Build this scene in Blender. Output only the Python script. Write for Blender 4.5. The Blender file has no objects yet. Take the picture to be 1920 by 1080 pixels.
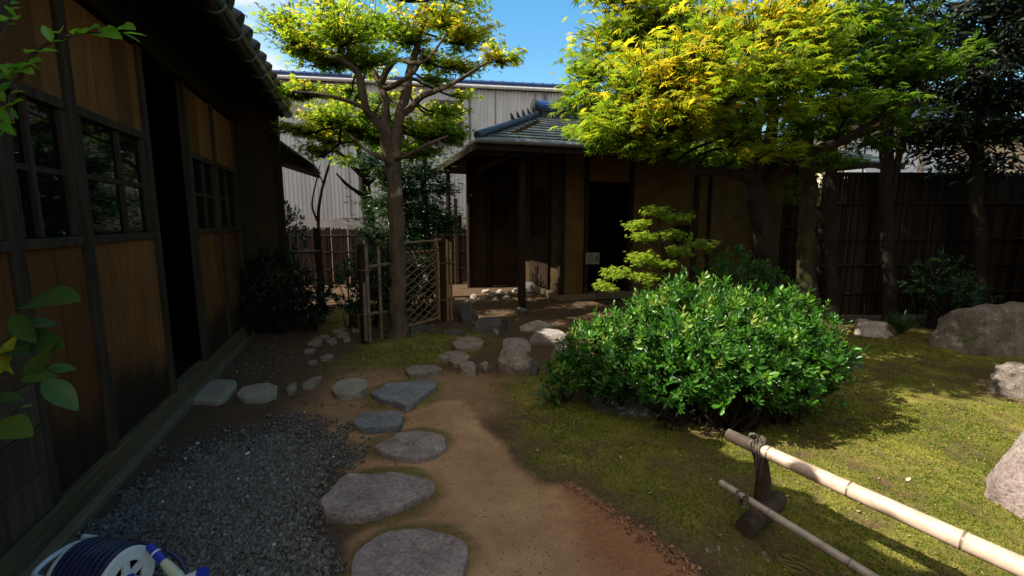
import bpy, math, random
import numpy as np
from mathutils import Vector, Matrix, noise as mnoise
random.seed(7); RS = np.random.RandomState(11)
sc = bpy.context.scene; COL = sc.collection
PI = math.pi
# ------------------------------------------------------------------ camera
CAM_H, FPX = 1.4, 880.0
PITCH = math.atan(128/FPX)
cd = bpy.data.cameras.new('camera'); cam = bpy.data.objects.new('camera', cd); COL.objects.link(cam)
cam.location = (0, 0, CAM_H); cam.rotation_euler = (PI/2-PITCH, 0, 0)
cd.sensor_width = 36; cd.lens = 36*FPX/1920; cd.clip_start = .05; cd.clip_end = 2000
sc.camera = cam
# ------------------------------------------------------------------ sky and sun
SUN_EL = math.radians(44.9)
TRAVEL = Vector((math.cos(SUN_EL)*.985, math.cos(SUN_EL)*.174, -math.sin(SUN_EL)))
w = bpy.data.worlds.new('World'); sc.world = w; w.use_nodes = True
nt = w.node_tree; bg = nt.nodes['Background']
sky = nt.nodes.new('ShaderNodeTexSky'); sky.sky_type = 'NISHITA'; sky.sun_disc = False
sky.sun_elevation = SUN_EL; sky.sun_rotation = math.radians(260); sky.air_density = 1.3; sky.dust_density = .3; sky.ozone_density = 3.0
tc = nt.nodes.new('ShaderNodeTexCoord')
mp = nt.nodes.new('ShaderNodeMapping'); mp.inputs['Scale'].default_value = (2.2, 2.2, 4.5); mp.inputs['Location'].default_value = (.35, .1, .2)
nz = nt.nodes.new('ShaderNodeTexNoise'); nz.inputs['Scale'].default_value = 1.6; nz.inputs['Detail'].default_value = 7; nz.inputs['Roughness'].default_value = .55
nt.links.new(tc.outputs['Generated'], mp.inputs[0]); nt.links.new(mp.outputs[0], nz.inputs[0])
sx = nt.nodes.new('ShaderNodeSeparateXYZ'); nt.links.new(tc.outputs['Generated'], sx.inputs[0])
ma = nt.nodes.new('ShaderNodeMath'); ma.operation = 'MULTIPLY_ADD'; ma.inputs[1].default_value = -1.4; nt.links.new(sx.outputs[0], ma.inputs[0]); nt.links.new(nz.outputs[0], ma.inputs[2])
mr = nt.nodes.new('ShaderNodeMapRange'); mr.interpolation_type = 'SMOOTHSTEP'; mr.inputs[1].default_value = .52; mr.inputs[2].default_value = .76; ma2 = nt.nodes.new('ShaderNodeMath'); ma2.operation = 'MULTIPLY_ADD'; ma2.inputs[1].default_value = -.8; nt.links.new(sx.outputs[1], ma2.inputs[0]); nt.links.new(ma.outputs[0], ma2.inputs[2])
ma3 = nt.nodes.new('ShaderNodeMath'); ma3.operation = 'MULTIPLY_ADD'; ma3.inputs[1].default_value = .5; nt.links.new(sx.outputs[2], ma3.inputs[0]); nt.links.new(ma2.outputs[0], ma3.inputs[2])
nt.links.new(ma3.outputs[0], mr.inputs[0])
hs = nt.nodes.new('ShaderNodeHueSaturation'); hs.inputs['Saturation'].default_value = 1.3; hs.inputs['Hue'].default_value = .49; hs.inputs['Value'].default_value = 1.25; nt.links.new(sky.outputs[0], hs.inputs['Color'])
mx = nt.nodes.new('ShaderNodeMix'); mx.data_type = 'RGBA'; mx.inputs[7].default_value = (6.9, 6.5, 5.9, 1)
nt.links.new(mr.outputs[0], mx.inputs[0]); nt.links.new(hs.outputs[0], mx.inputs[6]); nt.links.new(mx.outputs[2], bg.inputs[0])
bg.inputs[1].default_value = .08
sd = bpy.data.lights.new('sun', 'SUN'); so = bpy.data.objects.new('sun', sd); COL.objects.link(so)
sd.energy = 4.7; sd.angle = math.radians(.5); sd.color = (1, .93, .82)
so.rotation_euler = TRAVEL.to_track_quat('-Z', 'Y').to_euler(); so.location = (-20, 0, 20)
sc.view_settings.view_transform = 'Standard'; sc.view_settings.look = 'None'; sc.view_settings.gamma = 1
sc.view_settings.exposure = 1.12
sc.render.engine = 'CYCLES'
# ------------------------------------------------------------------ pixel <-> world (photo pixels, 1920 x 1080)
cp, sp = math.cos(PITCH), math.sin(PITCH)
def ray(px, py):
    u, v = (px-960)/FPX, (540-py)/FPX
    return Vector((u, cp+v*sp, -sp+v*cp))
def G(px, py, z=0.0):
    d = ray(px, py); t = (z-CAM_H)/d.z; return Vector((d.x*t, d.y*t, z))
def D(px, py, Y):
    d = ray(px, py); t = Y/d.y; return Vector((d.x*t, Y, CAM_H+d.z*t))
TH = math.atan2(.31, .951)
N2 = Vector((math.cos(TH), math.sin(TH), 0)); D2 = Vector((-math.sin(TH), math.cos(TH), 0))
# ------------------------------------------------------------------ mesh helpers
def mesh_obj(name, me, mat, parent=None, smooth=False):
    o = bpy.data.objects.new(name, me); COL.objects.link(o)
    if mat: me.materials.append(mat)
    if parent: o.parent = parent
    if smooth: me.shade_smooth()
    return o
class MB:
    def __init__(s): s.v = []; s.f = []; s.t = []
    def add(s, V, F, tint=.5):
        b = len(s.v); s.v += [tuple(p) for p in V]; s.f += [tuple(i+b for i in f) for f in F]
        s.t += (list(tint) if hasattr(tint, '__len__') else [tint]*len(V)); return s
    def box(s, c, d, rz=0, rx=0, ry=0, tint=.5):
        hx, hy, hz = d[0]/2, d[1]/2, d[2]/2
        V = [Vector((x, y, z)) for x in (-hx, hx) for y in (-hy, hy) for z in (-hz, hz)]
        if rz or rx or ry:
            m = Matrix.Rotation(rz, 3, 'Z') @ Matrix.Rotation(ry, 3, 'Y') @ Matrix.Rotation(rx, 3, 'X'); V = [m @ p for p in V]
        c = Vector(c)
        return s.add([p+c for p in V], [(0,1,3,2),(4,6,7,5),(0,4,5,1),(2,3,7,6),(0,2,6,4),(1,5,7,3)], tint)
    def bx(s, x0, x1, y0, y1, z0, z1, tint=.5): return s.box(((x0+x1)/2,(y0+y1)/2,(z0+z1)/2), (x1-x0,y1-y0,z1-z0), tint=tint)
    def tube(s, P, R, seg=10, cap=True, wob=0, tint=.5):
        P = [Vector(p) for p in P]; n = len(P)
        if not hasattr(R, '__len__'): R = [R]*n
        V = []; F = []; up = None
        for i in range(n):
            t = (P[min(i+1, n-1)]-P[max(i-1, 0)]).normalized()
            if up is None:
                up = Vector((0,0,1)) if abs(t.z) < .9 else Vector((1,0,0))
            a = up.cross(t).normalized(); b = t.cross(a).normalized(); up = b
            up = t.cross(a); up = b if False else up
            up = b
            for k in range(seg):
                th = 2*PI*k/seg; r = R[i]
                if wob: r *= 1+wob*mnoise.noise(Vector((P[i].x*7+math.cos(th)*1.3, P[i].y*7+math.sin(th)*1.3, P[i].z*6)))
                V.append(P[i]+(a*math.cos(th)+b*math.sin(th))*r)
            up = b
        for i in range(n-1):
            for k in range(seg):
                k2 = (k+1) % seg; F.append((i*seg+k, i*seg+k2, (i+1)*seg+k2, (i+1)*seg+k))
        if cap:
            F.append(tuple(reversed(range(seg)))); F.append(tuple((n-1)*seg+k for k in range(seg)))
        return s.add(V, F, tint)
    def cyl(s, a, b, r, seg=12, tint=.5): return s.tube([a, b], r, seg, tint=tint)
    def build(s, name, mat, parent=None, smooth=False, bevel=0):
        me = bpy.data.meshes.new(name); me.from_pydata(s.v, [], s.f); me.update()
        at = me.color_attributes.new('tint', 'FLOAT_COLOR', 'POINT')
        c = np.ones((len(s.v), 4), np.float32); c[:, 0] = c[:, 1] = c[:, 2] = np.array(s.t, np.float32); at.data.foreach_set('color', c.ravel())
        o = mesh_obj(name, me, mat, parent, smooth)
        if smooth:
            try:
                bpy.context.view_layer.objects.active = o; me.set_sharp_from_angle(angle=math.radians(40))
            except Exception: pass
        if bevel:
            m = o.modifiers.new('bevel', 'BEVEL'); m.width = bevel; m.segments = 2; m.limit_method = 'ANGLE'
        return o
def np_mesh(name, V, faces_flat, counts, tint, mat, parent=None, smooth=False, rgb=None):
    me = bpy.data.meshes.new(name)
    me.vertices.add(len(V)); me.vertices.foreach_set('co', np.ascontiguousarray(V, np.float32).ravel())
    me.loops.add(len(faces_flat)); me.loops.foreach_set('vertex_index', np.ascontiguousarray(faces_flat, np.int32))
    me.polygons.add(len(counts)); st = np.concatenate([[0], np.cumsum(counts)[:-1]]).astype(np.int32)
    me.polygons.foreach_set('loop_start', st)
    me.update(calc_edges=True); me.validate()
    at = me.color_attributes.new('tint', 'FLOAT_COLOR', 'POINT')
    c = np.ones((len(V), 4), np.float32)
    if rgb is not None: c[:, :3] = rgb
    else: c[:, 0] = c[:, 1] = c[:, 2] = tint
    at.data.foreach_set('color', c.ravel())
    return mesh_obj(name, me, mat, parent, smooth)
def scatter(name, tv, tf, M, T, tint, mat, parent=None, smooth=False):
    tv = np.array(tv, float); N = len(T); k = len(tv)
    V = np.einsum('nij,kj->nki', M, tv)+T[:, None, :]
    fl = np.concatenate([np.array(f) for f in tf]); cn = np.array([len(f) for f in tf])
    F = (fl[None, :]+(np.arange(N)*k)[:, None]).ravel(); C = np.tile(cn, N)
    return np_mesh(name, V.reshape(-1, 3), F, C, np.repeat(tint, k), mat, parent, smooth)
def frames(tip, nrm, size):
    tip = tip/np.maximum(np.linalg.norm(tip, axis=1, keepdims=True), 1e-6)
    x = np.cross(tip, nrm); x /= np.maximum(np.linalg.norm(x, axis=1, keepdims=True), 1e-6)
    z = np.cross(x, tip); M = np.stack([x, tip, z], axis=2); return M*np.asarray(size).reshape(-1, 1, 1)
def empty(name, label, cat, loc=(0,0,0), rz=0, group=None):
    o = bpy.data.objects.new(name, None); COL.objects.link(o); o.empty_display_size = .1
    o.location = loc; o.rotation_euler = (0, 0, rz); return tag(o, label, cat, group)
def tag(o, label=None, cat=None, group=None, kind=None):
    if label: o['label'] = label
    if cat: o['category'] = cat
    if group: o['group'] = group
    if kind: o['kind'] = kind
    return o
def smooth_path(P, sub=5):
    P = [np.array(p, float) for p in P]; out = []
    Q = [2*P[0]-P[1]]+P+[2*P[-1]-P[-2]]
    for i in range(1, len(Q)-2):
        for j in range(sub):
            t = j/sub; a, b, c, d = Q[i-1], Q[i], Q[i+1], Q[i+2]
            out.append(.5*((2*b)+(-a+c)*t+(2*a-5*b+4*c-d)*t*t+(-a+3*b-3*c+d)*t**3))
    out.append(P[-1]); return out
def vnoise(x, y, sc_, seed=0):
    x = x*sc_; y = y*sc_; xi = np.floor(x).astype(np.int64); yi = np.floor(y).astype(np.int64); fx = x-xi; fy = y-yi
    fx = fx*fx*(3-2*fx); fy = fy*fy*(3-2*fy)
    def h(a, b):
        n = (a*374761393+b*668265263+seed*974711) & 0x7fffffff; n = ((n ^ (n >> 13))*1274126177) & 0x7fffffff; return ((n ^ (n >> 16)) & 0xffff)/65535.0
    return (h(xi, yi)*(1-fx)+h(xi+1, yi)*fx)*(1-fy)+(h(xi, yi+1)*(1-fx)+h(xi+1, yi+1)*fx)*fy
def fbm(x, y, s, seed=0, o=4):
    r = 0; a = .5; tot = 0
    for i in range(o): r = r+a*vnoise(x, y, s*2**i, seed+i*17); tot += a; a *= .55
    return r/tot
def poly_sd(X, Y, P):                       # signed distance to a polygon, positive inside
    P = np.array(P); ins = np.zeros(X.shape, bool); dist = np.full(X.shape, 1e9)
    for i in range(len(P)):
        (x0, y0), (x1, y1) = P[i], P[(i+1) % len(P)]
        c = ((y0 > Y) != (y1 > Y)); ins ^= c & (X < (x1-x0)*(Y-y0)/((y1-y0) if y1 != y0 else 1e-9)+x0)
        dx, dy = x1-x0, y1-y0; L = dx*dx+dy*dy+1e-12; t = np.clip(((X-x0)*dx+(Y-y0)*dy)/L, 0, 1)
        dist = np.minimum(dist, np.hypot(X-x0-t*dx, Y-y0-t*dy))
    return np.where(ins, dist, -dist)
def gp(L): return [tuple(G(a, b)[:2]) for a, b in L]
# ------------------------------------------------------------------ materials
def new_mat(name):
    m = bpy.data.materials.new(name); m.use_nodes = True; n = m.node_tree
    return m, n, n.nodes['Principled BSDF']
def node(n, t, **kw):
    o = n.nodes.new('ShaderNode'+t)
    for k, v in kw.items(): setattr(o, k, v)
    return o
def noise_n(n, scale, detail=5, rough=.6, stretch=None, coord='Object'):
    tcn = node(n, 'TexCoord'); src = tcn.outputs['Object']
    if coord == 'World': src = node(n, 'NewGeometry').outputs['Position']
    if stretch:
        m_ = node(n, 'Mapping'); m_.inputs['Scale'].default_value = stretch; n.links.new(src, m_.inputs[0]); src = m_.outputs[0]
    x = node(n, 'TexNoise'); x.inputs['Scale'].default_value = scale; x.inputs['Detail'].default_value = detail; x.inputs['Roughness'].default_value = rough
    n.links.new(src, x.inputs[0]); return x.outputs[0]
def ramp(n, fac, stops):
    r = node(n, 'ValToRGB'); e = r.color_ramp.elements
    while len(e) < len(stops): e.new(.5)
    for i, (p, c) in enumerate(stops): e[i].position = p; e[i].color = (*c, 1)
    n.links.new(fac, r.inputs[0]); return r.outputs[0]
def mixc(n, fac, a, b, mode='MIX'):
    m = node(n, 'Mix', data_type='RGBA', blend_type=mode)
    for s, v in ((0, fac), (6, a), (7, b)):
        if hasattr(v, 'links'): n.links.new(v, m.inputs[s])
        elif s == 0: m.inputs[0].default_value = v
        else: m.inputs[s].default_value = (*v, 1)
    return m.outputs[2]
def bump(n, p, h, strength=.4, dist=.01):
    b = node(n, 'Bump'); b.inputs['Strength'].default_value = strength; b.inputs['Distance'].default_value = dist
    n.links.new(h, b.inputs['Height']); n.links.new(b.outputs[0], p.inputs['Normal'])
def attr(n, name='tint'):
    a = node(n, 'Attribute'); a.attribute_name = name; return a
def simple(name, c0, c1, scale=8, rough=.8, stretch=None, bmp=.3, bd=.004, tintmul=0., coord='Object', spec=.3, metal=0, detail=6):
    m, n, p = new_mat(name); f = noise_n(n, scale, detail, .62, stretch, coord)
    c = ramp(n, f, [(.3, c0), (.7, c1)])
    if tintmul:
        mr_ = node(n, 'MapRange'); mr_.inputs[3].default_value = 1-tintmul; mr_.inputs[4].default_value = 1+tintmul
        n.links.new(attr(n).outputs['Fac'], mr_.inputs[0]); v = node(n, 'Vector' + 'Math', operation='SCALE'); n.links.new(c, v.inputs[0]); n.links.new(mr_.outputs[0], v.inputs['Scale']); c = v.outputs[0]
    n.links.new(c, p.inputs['Base Color']); p.inputs['Roughness'].default_value = rough; p.inputs['Specular IOR Level'].default_value = spec; p.inputs['Metallic'].default_value = metal
    if bmp: bump(n, p, f, bmp, bd)
    return m
def leaf_mat(name, stops, trans=.45, rough=.45, spec=.35, tcol=1.35):
    m, n, p = new_mat(name); c = ramp(n, attr(n).outputs['Fac'], stops)
    n.links.new(c, p.inputs['Base Color']); p.inputs['Roughness'].default_value = rough; p.inputs['Specular IOR Level'].default_value = spec
    t = node(n, 'BsdfTranslucent'); v = node(n, 'VectorMath', operation='MULTIPLY'); n.links.new(c, v.inputs[0]); v.inputs[1].default_value = (tcol*1.1, tcol, tcol*.5); n.links.new(v.outputs[0], t.inputs[0])
    ms = node(n, 'MixShader'); ms.inputs[0].default_value = trans; n.links.new(p.outputs[0], ms.inputs[1]); n.links.new(t.outputs[0], ms.inputs[2])
    n.links.new(ms.outputs[0], n.nodes['Material Output'].inputs[0]); return m
M = {}
# house wood: warm weathered boards, darker splash stain at the foot
def board_mat(name, c0, c1, stain=None):
    m, n, p = new_mat(name); g = noise_n(n, 3.0, 8, .65, (14, 14, .55)); f2 = noise_n(n, 1.7, 4, .6)
    c = ramp(n, g, [(.28, c0), (.72, c1)])
    mr_ = node(n, 'MapRange'); mr_.inputs[3].default_value = .42; mr_.inputs[4].default_value = 1.5; n.links.new(attr(n).outputs['Fac'], mr_.inputs[0])
    f5 = noise_n(n, 2.6, 7, .7, (1, 1, .5)); c = mixc(n, .75, c, ramp(n, f5, [(.3, (.28, .27, .26)), (.7, (.7, .7, .7))]), 'OVERLAY')
    v = node(n, 'VectorMath', operation='SCALE'); n.links.new(c, v.inputs[0]); n.links.new(mr_.outputs[0], v.inputs['Scale']); c = v.outputs[0]
    if stain:
        s = node(n, 'SeparateXYZ'); n.links.new(node(n, 'TexCoord').outputs['Object'], s.inputs[0])
        a = node(n, 'Math', operation='MULTIPLY_ADD'); a.inputs[1].default_value = .55; n.links.new(f2, a.inputs[0]); n.links.new(s.outputs[2], a.inputs[2])
        r = node(n, 'MapRange', interpolation_type='SMOOTHSTEP'); r.inputs[1].default_value = stain-.12; r.inputs[2].default_value = stain+.2; n.links.new(a.outputs[0], r.inputs[0])
        c = mixc(n, r.outputs[0], (.034, .02, .012), c)
    n.links.new(c, p.inputs['Base Color']); p.inputs['Roughness'].default_value = .8; p.inputs['Specular IOR Level'].default_value = .08
    bump(n, p, g, .15, .002); return m
M['board'] = board_mat('house_boards', (.115, .042, .0125), (.2, .075, .022), .72)
M['board_up'] = board_mat('house_upper_boards', (.14, .055, .0145), (.23, .093, .027))
M['grey_board'] = board_mat('weathered_boards', (.06, .04, .023), (.13, .09, .054))
M['dark_wood'] = simple('dark_wood', (.012, .008, .005), (.035, .023, .015), 3, .7, (10, 10, .8), .35, .003, .3, spec=.06)
M['grey_wood'] = simple('grey_wood', (.032, .021, .012), (.085, .056, .034), 3, .75, (9, 9, .7), .35, .003, .3, spec=.06)
M['sill_wood'] = simple('sill_wood', (.075, .05, .025), (.16, .108, .058), 3, .75, (9, .7, 9), .35, .003, .2, spec=.06)
M['black'] = simple('dark_interior', (.008, .007, .006), (.016, .013, .011), 3, .9, None, 0, spec=.06)
M['concrete'] = simple('concrete', (.10, .078, .048), (.175, .138, .09), 6, .9, None, .3, .004, spec=.06)
M['plaster'] = simple('clay_plaster', (.08, .05, .017), (.145, .09, .03), 5, .95, None, .4, .003, spec=.06)
M['clay_dark'] = simple('old_clay', (.03, .02, .01), (.06, .04, .018), 5, .95, None, .4, .003, spec=.06)
M['tile'] = simple('roof_tile', (.014, .0145, .016), (.042, .044, .048), 9, .5, None, .2, .002, .3, spec=.3)
M['tile_green'] = simple('green_slate', (.016, .022, .02), (.065, .08, .07), 14, .5, None, .3, .002, .5, spec=.7)
M['tile_blue'] = simple('blue_tile', (.02, .05, .16), (.03, .08, .26), 6, .22, None, .1, .002, spec=.7)
M['gutter'] = simple('gutter_metal', (.016, .017, .018), (.035, .036, .038), 5, .4, None, .1, .001, spec=.6)
M['gutter_pale'] = simple('pale_gutter', (.09, .095, .098), (.16, .165, .17), 5, .4, None, .1, .001)
M['hook'] = simple('hook_metal', (.12, .11, .1), (.22, .2, .19), 9, .5, None, 0)
m, n, p = new_mat('window_glass')
p.inputs['Base Color'].default_value = (.004, .005, .005, 1); p.inputs['Roughness'].default_value = .03; p.inputs['IOR'].default_value = 1.42
f = noise_n(n, 2.2, 2, .5); bump(n, p, f, .12, .01); M['glass'] = m
M['white_metal'] = simple('white_plastic', (.55, .57, .55), (.68, .7, .68), 8, .4, None, .05, .001)
M['hose'] = simple('blue_hose', (.006, .008, .03), (.014, .018, .065), 20, .38, None, .1, .001, spec=.5)
M['blue_plastic'] = simple('blue_plastic', (.015, .03, .3), (.025, .05, .4), 8, .35, None, 0)
M['nozzle'] = simple('pale_plastic', (.42, .44, .3), (.55, .56, .42), 8, .4, None, 0)
M['paper'] = simple('paper', (.5, .5, .46), (.7, .7, .66), 30, .8, None, 0)
M['card'] = simple('dim_card', (.12, .12, .1), (.2, .2, .17), 30, .8, None, 0)
M['ink'] = simple('ink', (.05, .05, .05), (.08, .08, .08), 8, .8, None, 0)
M['rope'] = simple('palm_rope', (.025, .02, .016), (.14, .115, .09), 90, .95, None, .6, .004)
def bamboo_mat(name, c0, c1, c2):
    m, n, p = new_mat(name); g = noise_n(n, 4, 6, .6, (5, 5, 5)); c = ramp(n, g, [(.25, c0), (.5, c1), (.75, c2)])
    a = attr(n); c = mixc(n, a.outputs['Fac'], (.06, .045, .03), c)
    n.links.new(c, p.inputs['Base Color']); p.inputs['Roughness'].default_value = .38; p.inputs['Specular IOR Level'].default_value = .45; bump(n, p, g, .12, .002); return m
M['bamboo'] = bamboo_mat('dry_bamboo', (.36, .25, .175), (.5, .37, .275), (.57, .44, .33))
M['bamboo_old'] = bamboo_mat('aged_bamboo', (.075, .05, .03), (.145, .1, .064), (.21, .155, .105))
M['bamboo_yellow'] = bamboo_mat('yellow_bamboo', (.14, .085, .04), (.22, .14, .068), (.29, .19, .095))
M['fence_slat'] = simple('split_bamboo', (.011, .008, .0055), (.036, .026, .018), 3, .7, (16, 16, .8), .3, .003, .55, spec=.06)
M['brush'] = simple('brushwood', (.03, .016, .009), (.085, .048, .028), 3, .8, (20, 20, .7), .4, .003, .5, spec=.06)
m, n, p = new_mat('corrugated_steel')
f = noise_n(n, 1.1, 7, .65, (3, 3, .35)); f2 = noise_n(n, 5, 6, .7)
c = ramp(n, f, [(.25, (.36, .345, .35)), (.6, (.5, .485, .48))]); r = node(n, 'MapRange'); r.inputs[1].default_value = .62; r.inputs[2].default_value = .74; n.links.new(f2, r.inputs[0])
c = mixc(n, r.outputs[0], c, (.36, .3, .25)); n.links.new(c, p.inputs['Base Color']); p.inputs['Roughness'].default_value = .55; M['corr'] = m
M['block'] = simple('block_wall', (.3, .28, .26), (.5, .47, .44), 3, .9, (1, 1, 4), .4, .01)
M['cream'] = simple('cream_render', (.62, .5, .34), (.72, .6, .42), 3, .9, None, .1, .003)
M['white_panel'] = simple('frosted_panel', (.62, .64, .68), (.75, .77, .8), 2, .4, None, 0)
M['rust'] = simple('rust_red', (.22, .06, .03), (.35, .1, .05), 8, .8, None, .2)
# bark
def bark_mat(name, c0, c1, lichen, amt):
    m, n, p = new_mat(name); f = noise_n(n, 9, 8, .68, (1, 1, .45)); f2 = noise_n(n, 5, 5, .6); f3 = noise_n(n, 45, 4, .6)
    c = ramp(n, f, [(.3, c0), (.7, c1)]); r = node(n, 'MapRange', interpolation_type='SMOOTHSTEP'); r.inputs[1].default_value = amt; r.inputs[2].default_value = amt+.1; n.links.new(f2, r.inputs[0])
    c = mixc(n, r.outputs[0], c, lichen); n.links.new(c, p.inputs['Base Color']); p.inputs['Roughness'].default_value = .9; p.inputs['Specular IOR Level'].default_value = .15
    a = node(n, 'Math', operation='MULTIPLY_ADD'); a.inputs[1].default_value = .35; n.links.new(f3, a.inputs[0]); n.links.new(f, a.inputs[2]); bump(n, p, a.outputs[0], .8, .02); return m
M['bark'] = bark_mat('maple_bark', (.05, .035, .023), (.135, .098, .066), (.27, .23, .17), .6)
M['bark_dark'] = bark_mat('dark_bark', (.009, .007, .005), (.028, .02, .014), (.07, .06, .045), .7)
M['bark_moss'] = bark_mat('mossy_bark', (.014, .01, .006), (.04, .03, .018), (.035, .038, .011), .5)
M['bark_post'] = bark_mat('old_post_bark', (.03, .021, .014), (.085, .06, .042), (.13, .11, .085), .62)
# leaves: colour follows tint, from place in the crown and chance: deep green to autumn yellow and orange
M['leaf_maple'] = leaf_mat('maple_leaf', [(.0, (.04, .10, .012)), (.4, (.11, .20, .018)), (.7, (.22, .29, .024)), (.9, (.38, .34, .035)), (1., (.46, .24, .04))], .58, .5, .15, 2.2)
M['leaf_maple2'] = leaf_mat('full_maple_leaf', [(.0, (.035, .09, .012)), (.4, (.10, .18, .016)), (.7, (.22, .27, .02)), (.9, (.42, .34, .025)), (1., (.4, .18, .035))], .56, .45, .15, 2.1)
M['leaf_young'] = leaf_mat('young_maple_leaf', [(.0, (.09, .17, .015)), (.6, (.18, .28, .025)), (1., (.32, .36, .06))], .5, .45, .2, 2.2)
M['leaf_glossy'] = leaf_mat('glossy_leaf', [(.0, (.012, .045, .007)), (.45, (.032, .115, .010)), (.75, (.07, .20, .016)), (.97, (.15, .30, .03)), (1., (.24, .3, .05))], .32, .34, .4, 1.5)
M['leaf_dark'] = leaf_mat('evergreen_leaf', [(.0, (.006, .011, .004)), (.6, (.011, .021, .006)), (1., (.025, .045, .012))], .12, .4, .35, 1.0)
M['leaf_mid'] = leaf_mat('shrub_leaf', [(.0, (.015, .04, .016)), (.6, (.03, .08, .026)), (1., (.08, .16, .035))], .25, .3, .45, 1.1)
M['leaf_broad'] = leaf_mat('broad_leaf', [(.0, (.04, .085, .022)), (.5, (.075, .15, .03)), (.8, (.16, .24, .04)), (1., (.42, .42, .03))], .4, .4, .3, 1.3)
M['leaf_twig'] = leaf_mat('light_green_leaf', [(.0, (.12, .32, .03)), (1., (.24, .5, .05))], .5, .4, .35, 1.4)
def noise_col(n, scale):
    x = node(n, 'TexNoise'); x.inputs['Scale'].default_value = scale; x.inputs['Detail'].default_value = 4; n.links.new(node(n, 'NewGeometry').outputs['Position'], x.inputs[0]); v = node(n, 'VectorMath', operation='SUBTRACT'); v.inputs[1].default_value = (.5, .5, .5); n.links.new(x.outputs['Color'], v.inputs[0]); return v.outputs[0]
# stones
def stone_mat(name, c0, c1, moss=.0, scale=6):
    m, n, p = new_mat(name); f = noise_n(n, scale, 9, .7, None, 'World'); f2 = noise_n(n, 60, 5, .7, None, 'World'); f3 = noise_n(n, 3.3, 5, .6, None, 'World')
    c = ramp(n, f, [(.3, c0), (.7, c1)]); vo = node(n, 'TexVoronoi'); vo.feature = 'DISTANCE_TO_EDGE'; vo.inputs['Scale'].default_value = scale*1.1; wv_ = node(n, 'VectorMath', operation='MULTIPLY_ADD'); gp_ = node(n, 'NewGeometry'); n.links.new(noise_col(n, scale*2.2), wv_.inputs[0]); wv_.inputs[1].default_value = (.5, .5, .5); n.links.new(gp_.outputs['Position'], wv_.inputs[2]); n.links.new(wv_.outputs[0], vo.inputs['Vector'])
    ck = node(n, 'MapRange'); ck.inputs[1].default_value = 0; ck.inputs[2].default_value = .035; ck.inputs[3].default_value = .45; ck.inputs[4].default_value = 1; n.links.new(vo.outputs['Distance'], ck.inputs[0]); cs = node(n, 'VectorMath', operation='SCALE'); n.links.new(c, cs.inputs[0]); n.links.new(ck.outputs[0], cs.inputs['Scale']); c = cs.outputs[0]
    c = mixc(n, .5, c, ramp(n, f2, [(.35, (.2, .2, .2)), (.65, (.8, .8, .8))]), 'OVERLAY')
    lz = noise_n(n, scale*2.3, 6, .65, None, 'World'); lm = node(n, 'MapRange', interpolation_type='SMOOTHSTEP'); lm.inputs[1].default_value = .56; lm.inputs[2].default_value = .66; lm.inputs[4].default_value = .4; n.links.new(lz, lm.inputs[0]); c = mixc(n, lm.outputs[0], c, (.42, .4, .33))
    lz2 = noise_n(n, scale*.8, 6, .7, None, 'World'); lm2 = node(n, 'MapRange', interpolation_type='SMOOTHSTEP'); lm2.inputs[1].default_value = .55; lm2.inputs[2].default_value = .7; lm2.inputs[4].default_value = .55; n.links.new(lz2, lm2.inputs[0]); c = mixc(n, lm2.outputs[0], c, (.09, .072, .055))
    if moss:
        r = node(n, 'MapRange', interpolation_type='SMOOTHSTEP'); r.inputs[1].default_value = 1-moss; r.inputs[2].default_value = 1.1-moss; n.links.new(f3, r.inputs[0]); c = mixc(n, r.outputs[0], c, (.075, .085, .02))
    n.links.new(c, p.inputs['Base Color']); p.inputs['Roughness'].default_value = .8; p.inputs['Specular IOR Level'].default_value = .3
    a = node(n, 'Math', operation='MULTIPLY_ADD'); a.inputs[1].default_value = .4; n.links.new(f2, a.inputs[0]); n.links.new(f, a.inputs[2]); bump(n, p, a.outputs[0], 1., .03); return m
M['st_purple'] = stone_mat('purple_grey_stone', (.19, .145, .13), (.40, .315, .285))
M['st_blue'] = stone_mat('blue_grey_stone', (.125, .124, .13), (.26, .258, .268))
M['st_green'] = stone_mat('green_grey_stone', (.24, .205, .15), (.39, .335, .255))
M['st_brown'] = stone_mat('brown_stone', (.16, .125, .095), (.33, .265, .21), .36)
M['st_dark'] = stone_mat('dark_stone', (.04, .037, .034), (.11, .1, .09), .38)
M['st_boulder'] = stone_mat('boulder_stone', (.09, .07, .055), (.25, .205, .17), .4, 4)
M['st_cobble'] = stone_mat('pale_cobble', (.26, .22, .19), (.44, .38, .34))
m, n, p = new_mat('gravel_stone'); c = ramp(n, attr(n).outputs['Fac'], [(.0, (.055, .049, .041)), (.6, (.145, .131, .112)), (.93, (.2, .2, .2)), (1., (.55, .53, .5))]); n.links.new(c, p.inputs['Base Color']); p.inputs['Roughness'].default_value = .75; M['gravel'] = m
# ground: soil / moss / red earth / gravel base by real patches stored on the mesh
m, n, p = new_mat('ground_soil')
a = attr(n, 'patch'); s = node(n, 'SeparateColor'); n.links.new(a.outputs['Color'], s.inputs[0])
fA = noise_n(n, 2.2, 8, .65, None, 'World'); fB = noise_n(n, 38, 7, .72, None, 'World'); fC = noise_n(n, 160, 3, .7, None, 'World')
dark = ramp(n, fB, [(.3, (.05, .032, .02)), (.7, (.14, .092, .055))])
tan = ramp(n, fA, [(.3, (.31, .172, .086)), (.7, (.52, .318, .17))]); tan = mixc(n, .45, tan, ramp(n, fC, [(.3, (.3, .3, .3)), (.7, (.7, .7, .7))]), 'OVERLAY')
red = ramp(n, fB, [(.3, (.2, .085, .04)), (.7, (.36, .16, .075))])
mossA = ramp(n, fB, [(.25, (.06, .075, .012)), (.5, (.15, .15, .022)), (.75, (.3, .25, .055))]); mossB = ramp(n, fA, [(.35, (.06, .075, .014)), (.65, (.30, .245, .065))])
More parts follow.
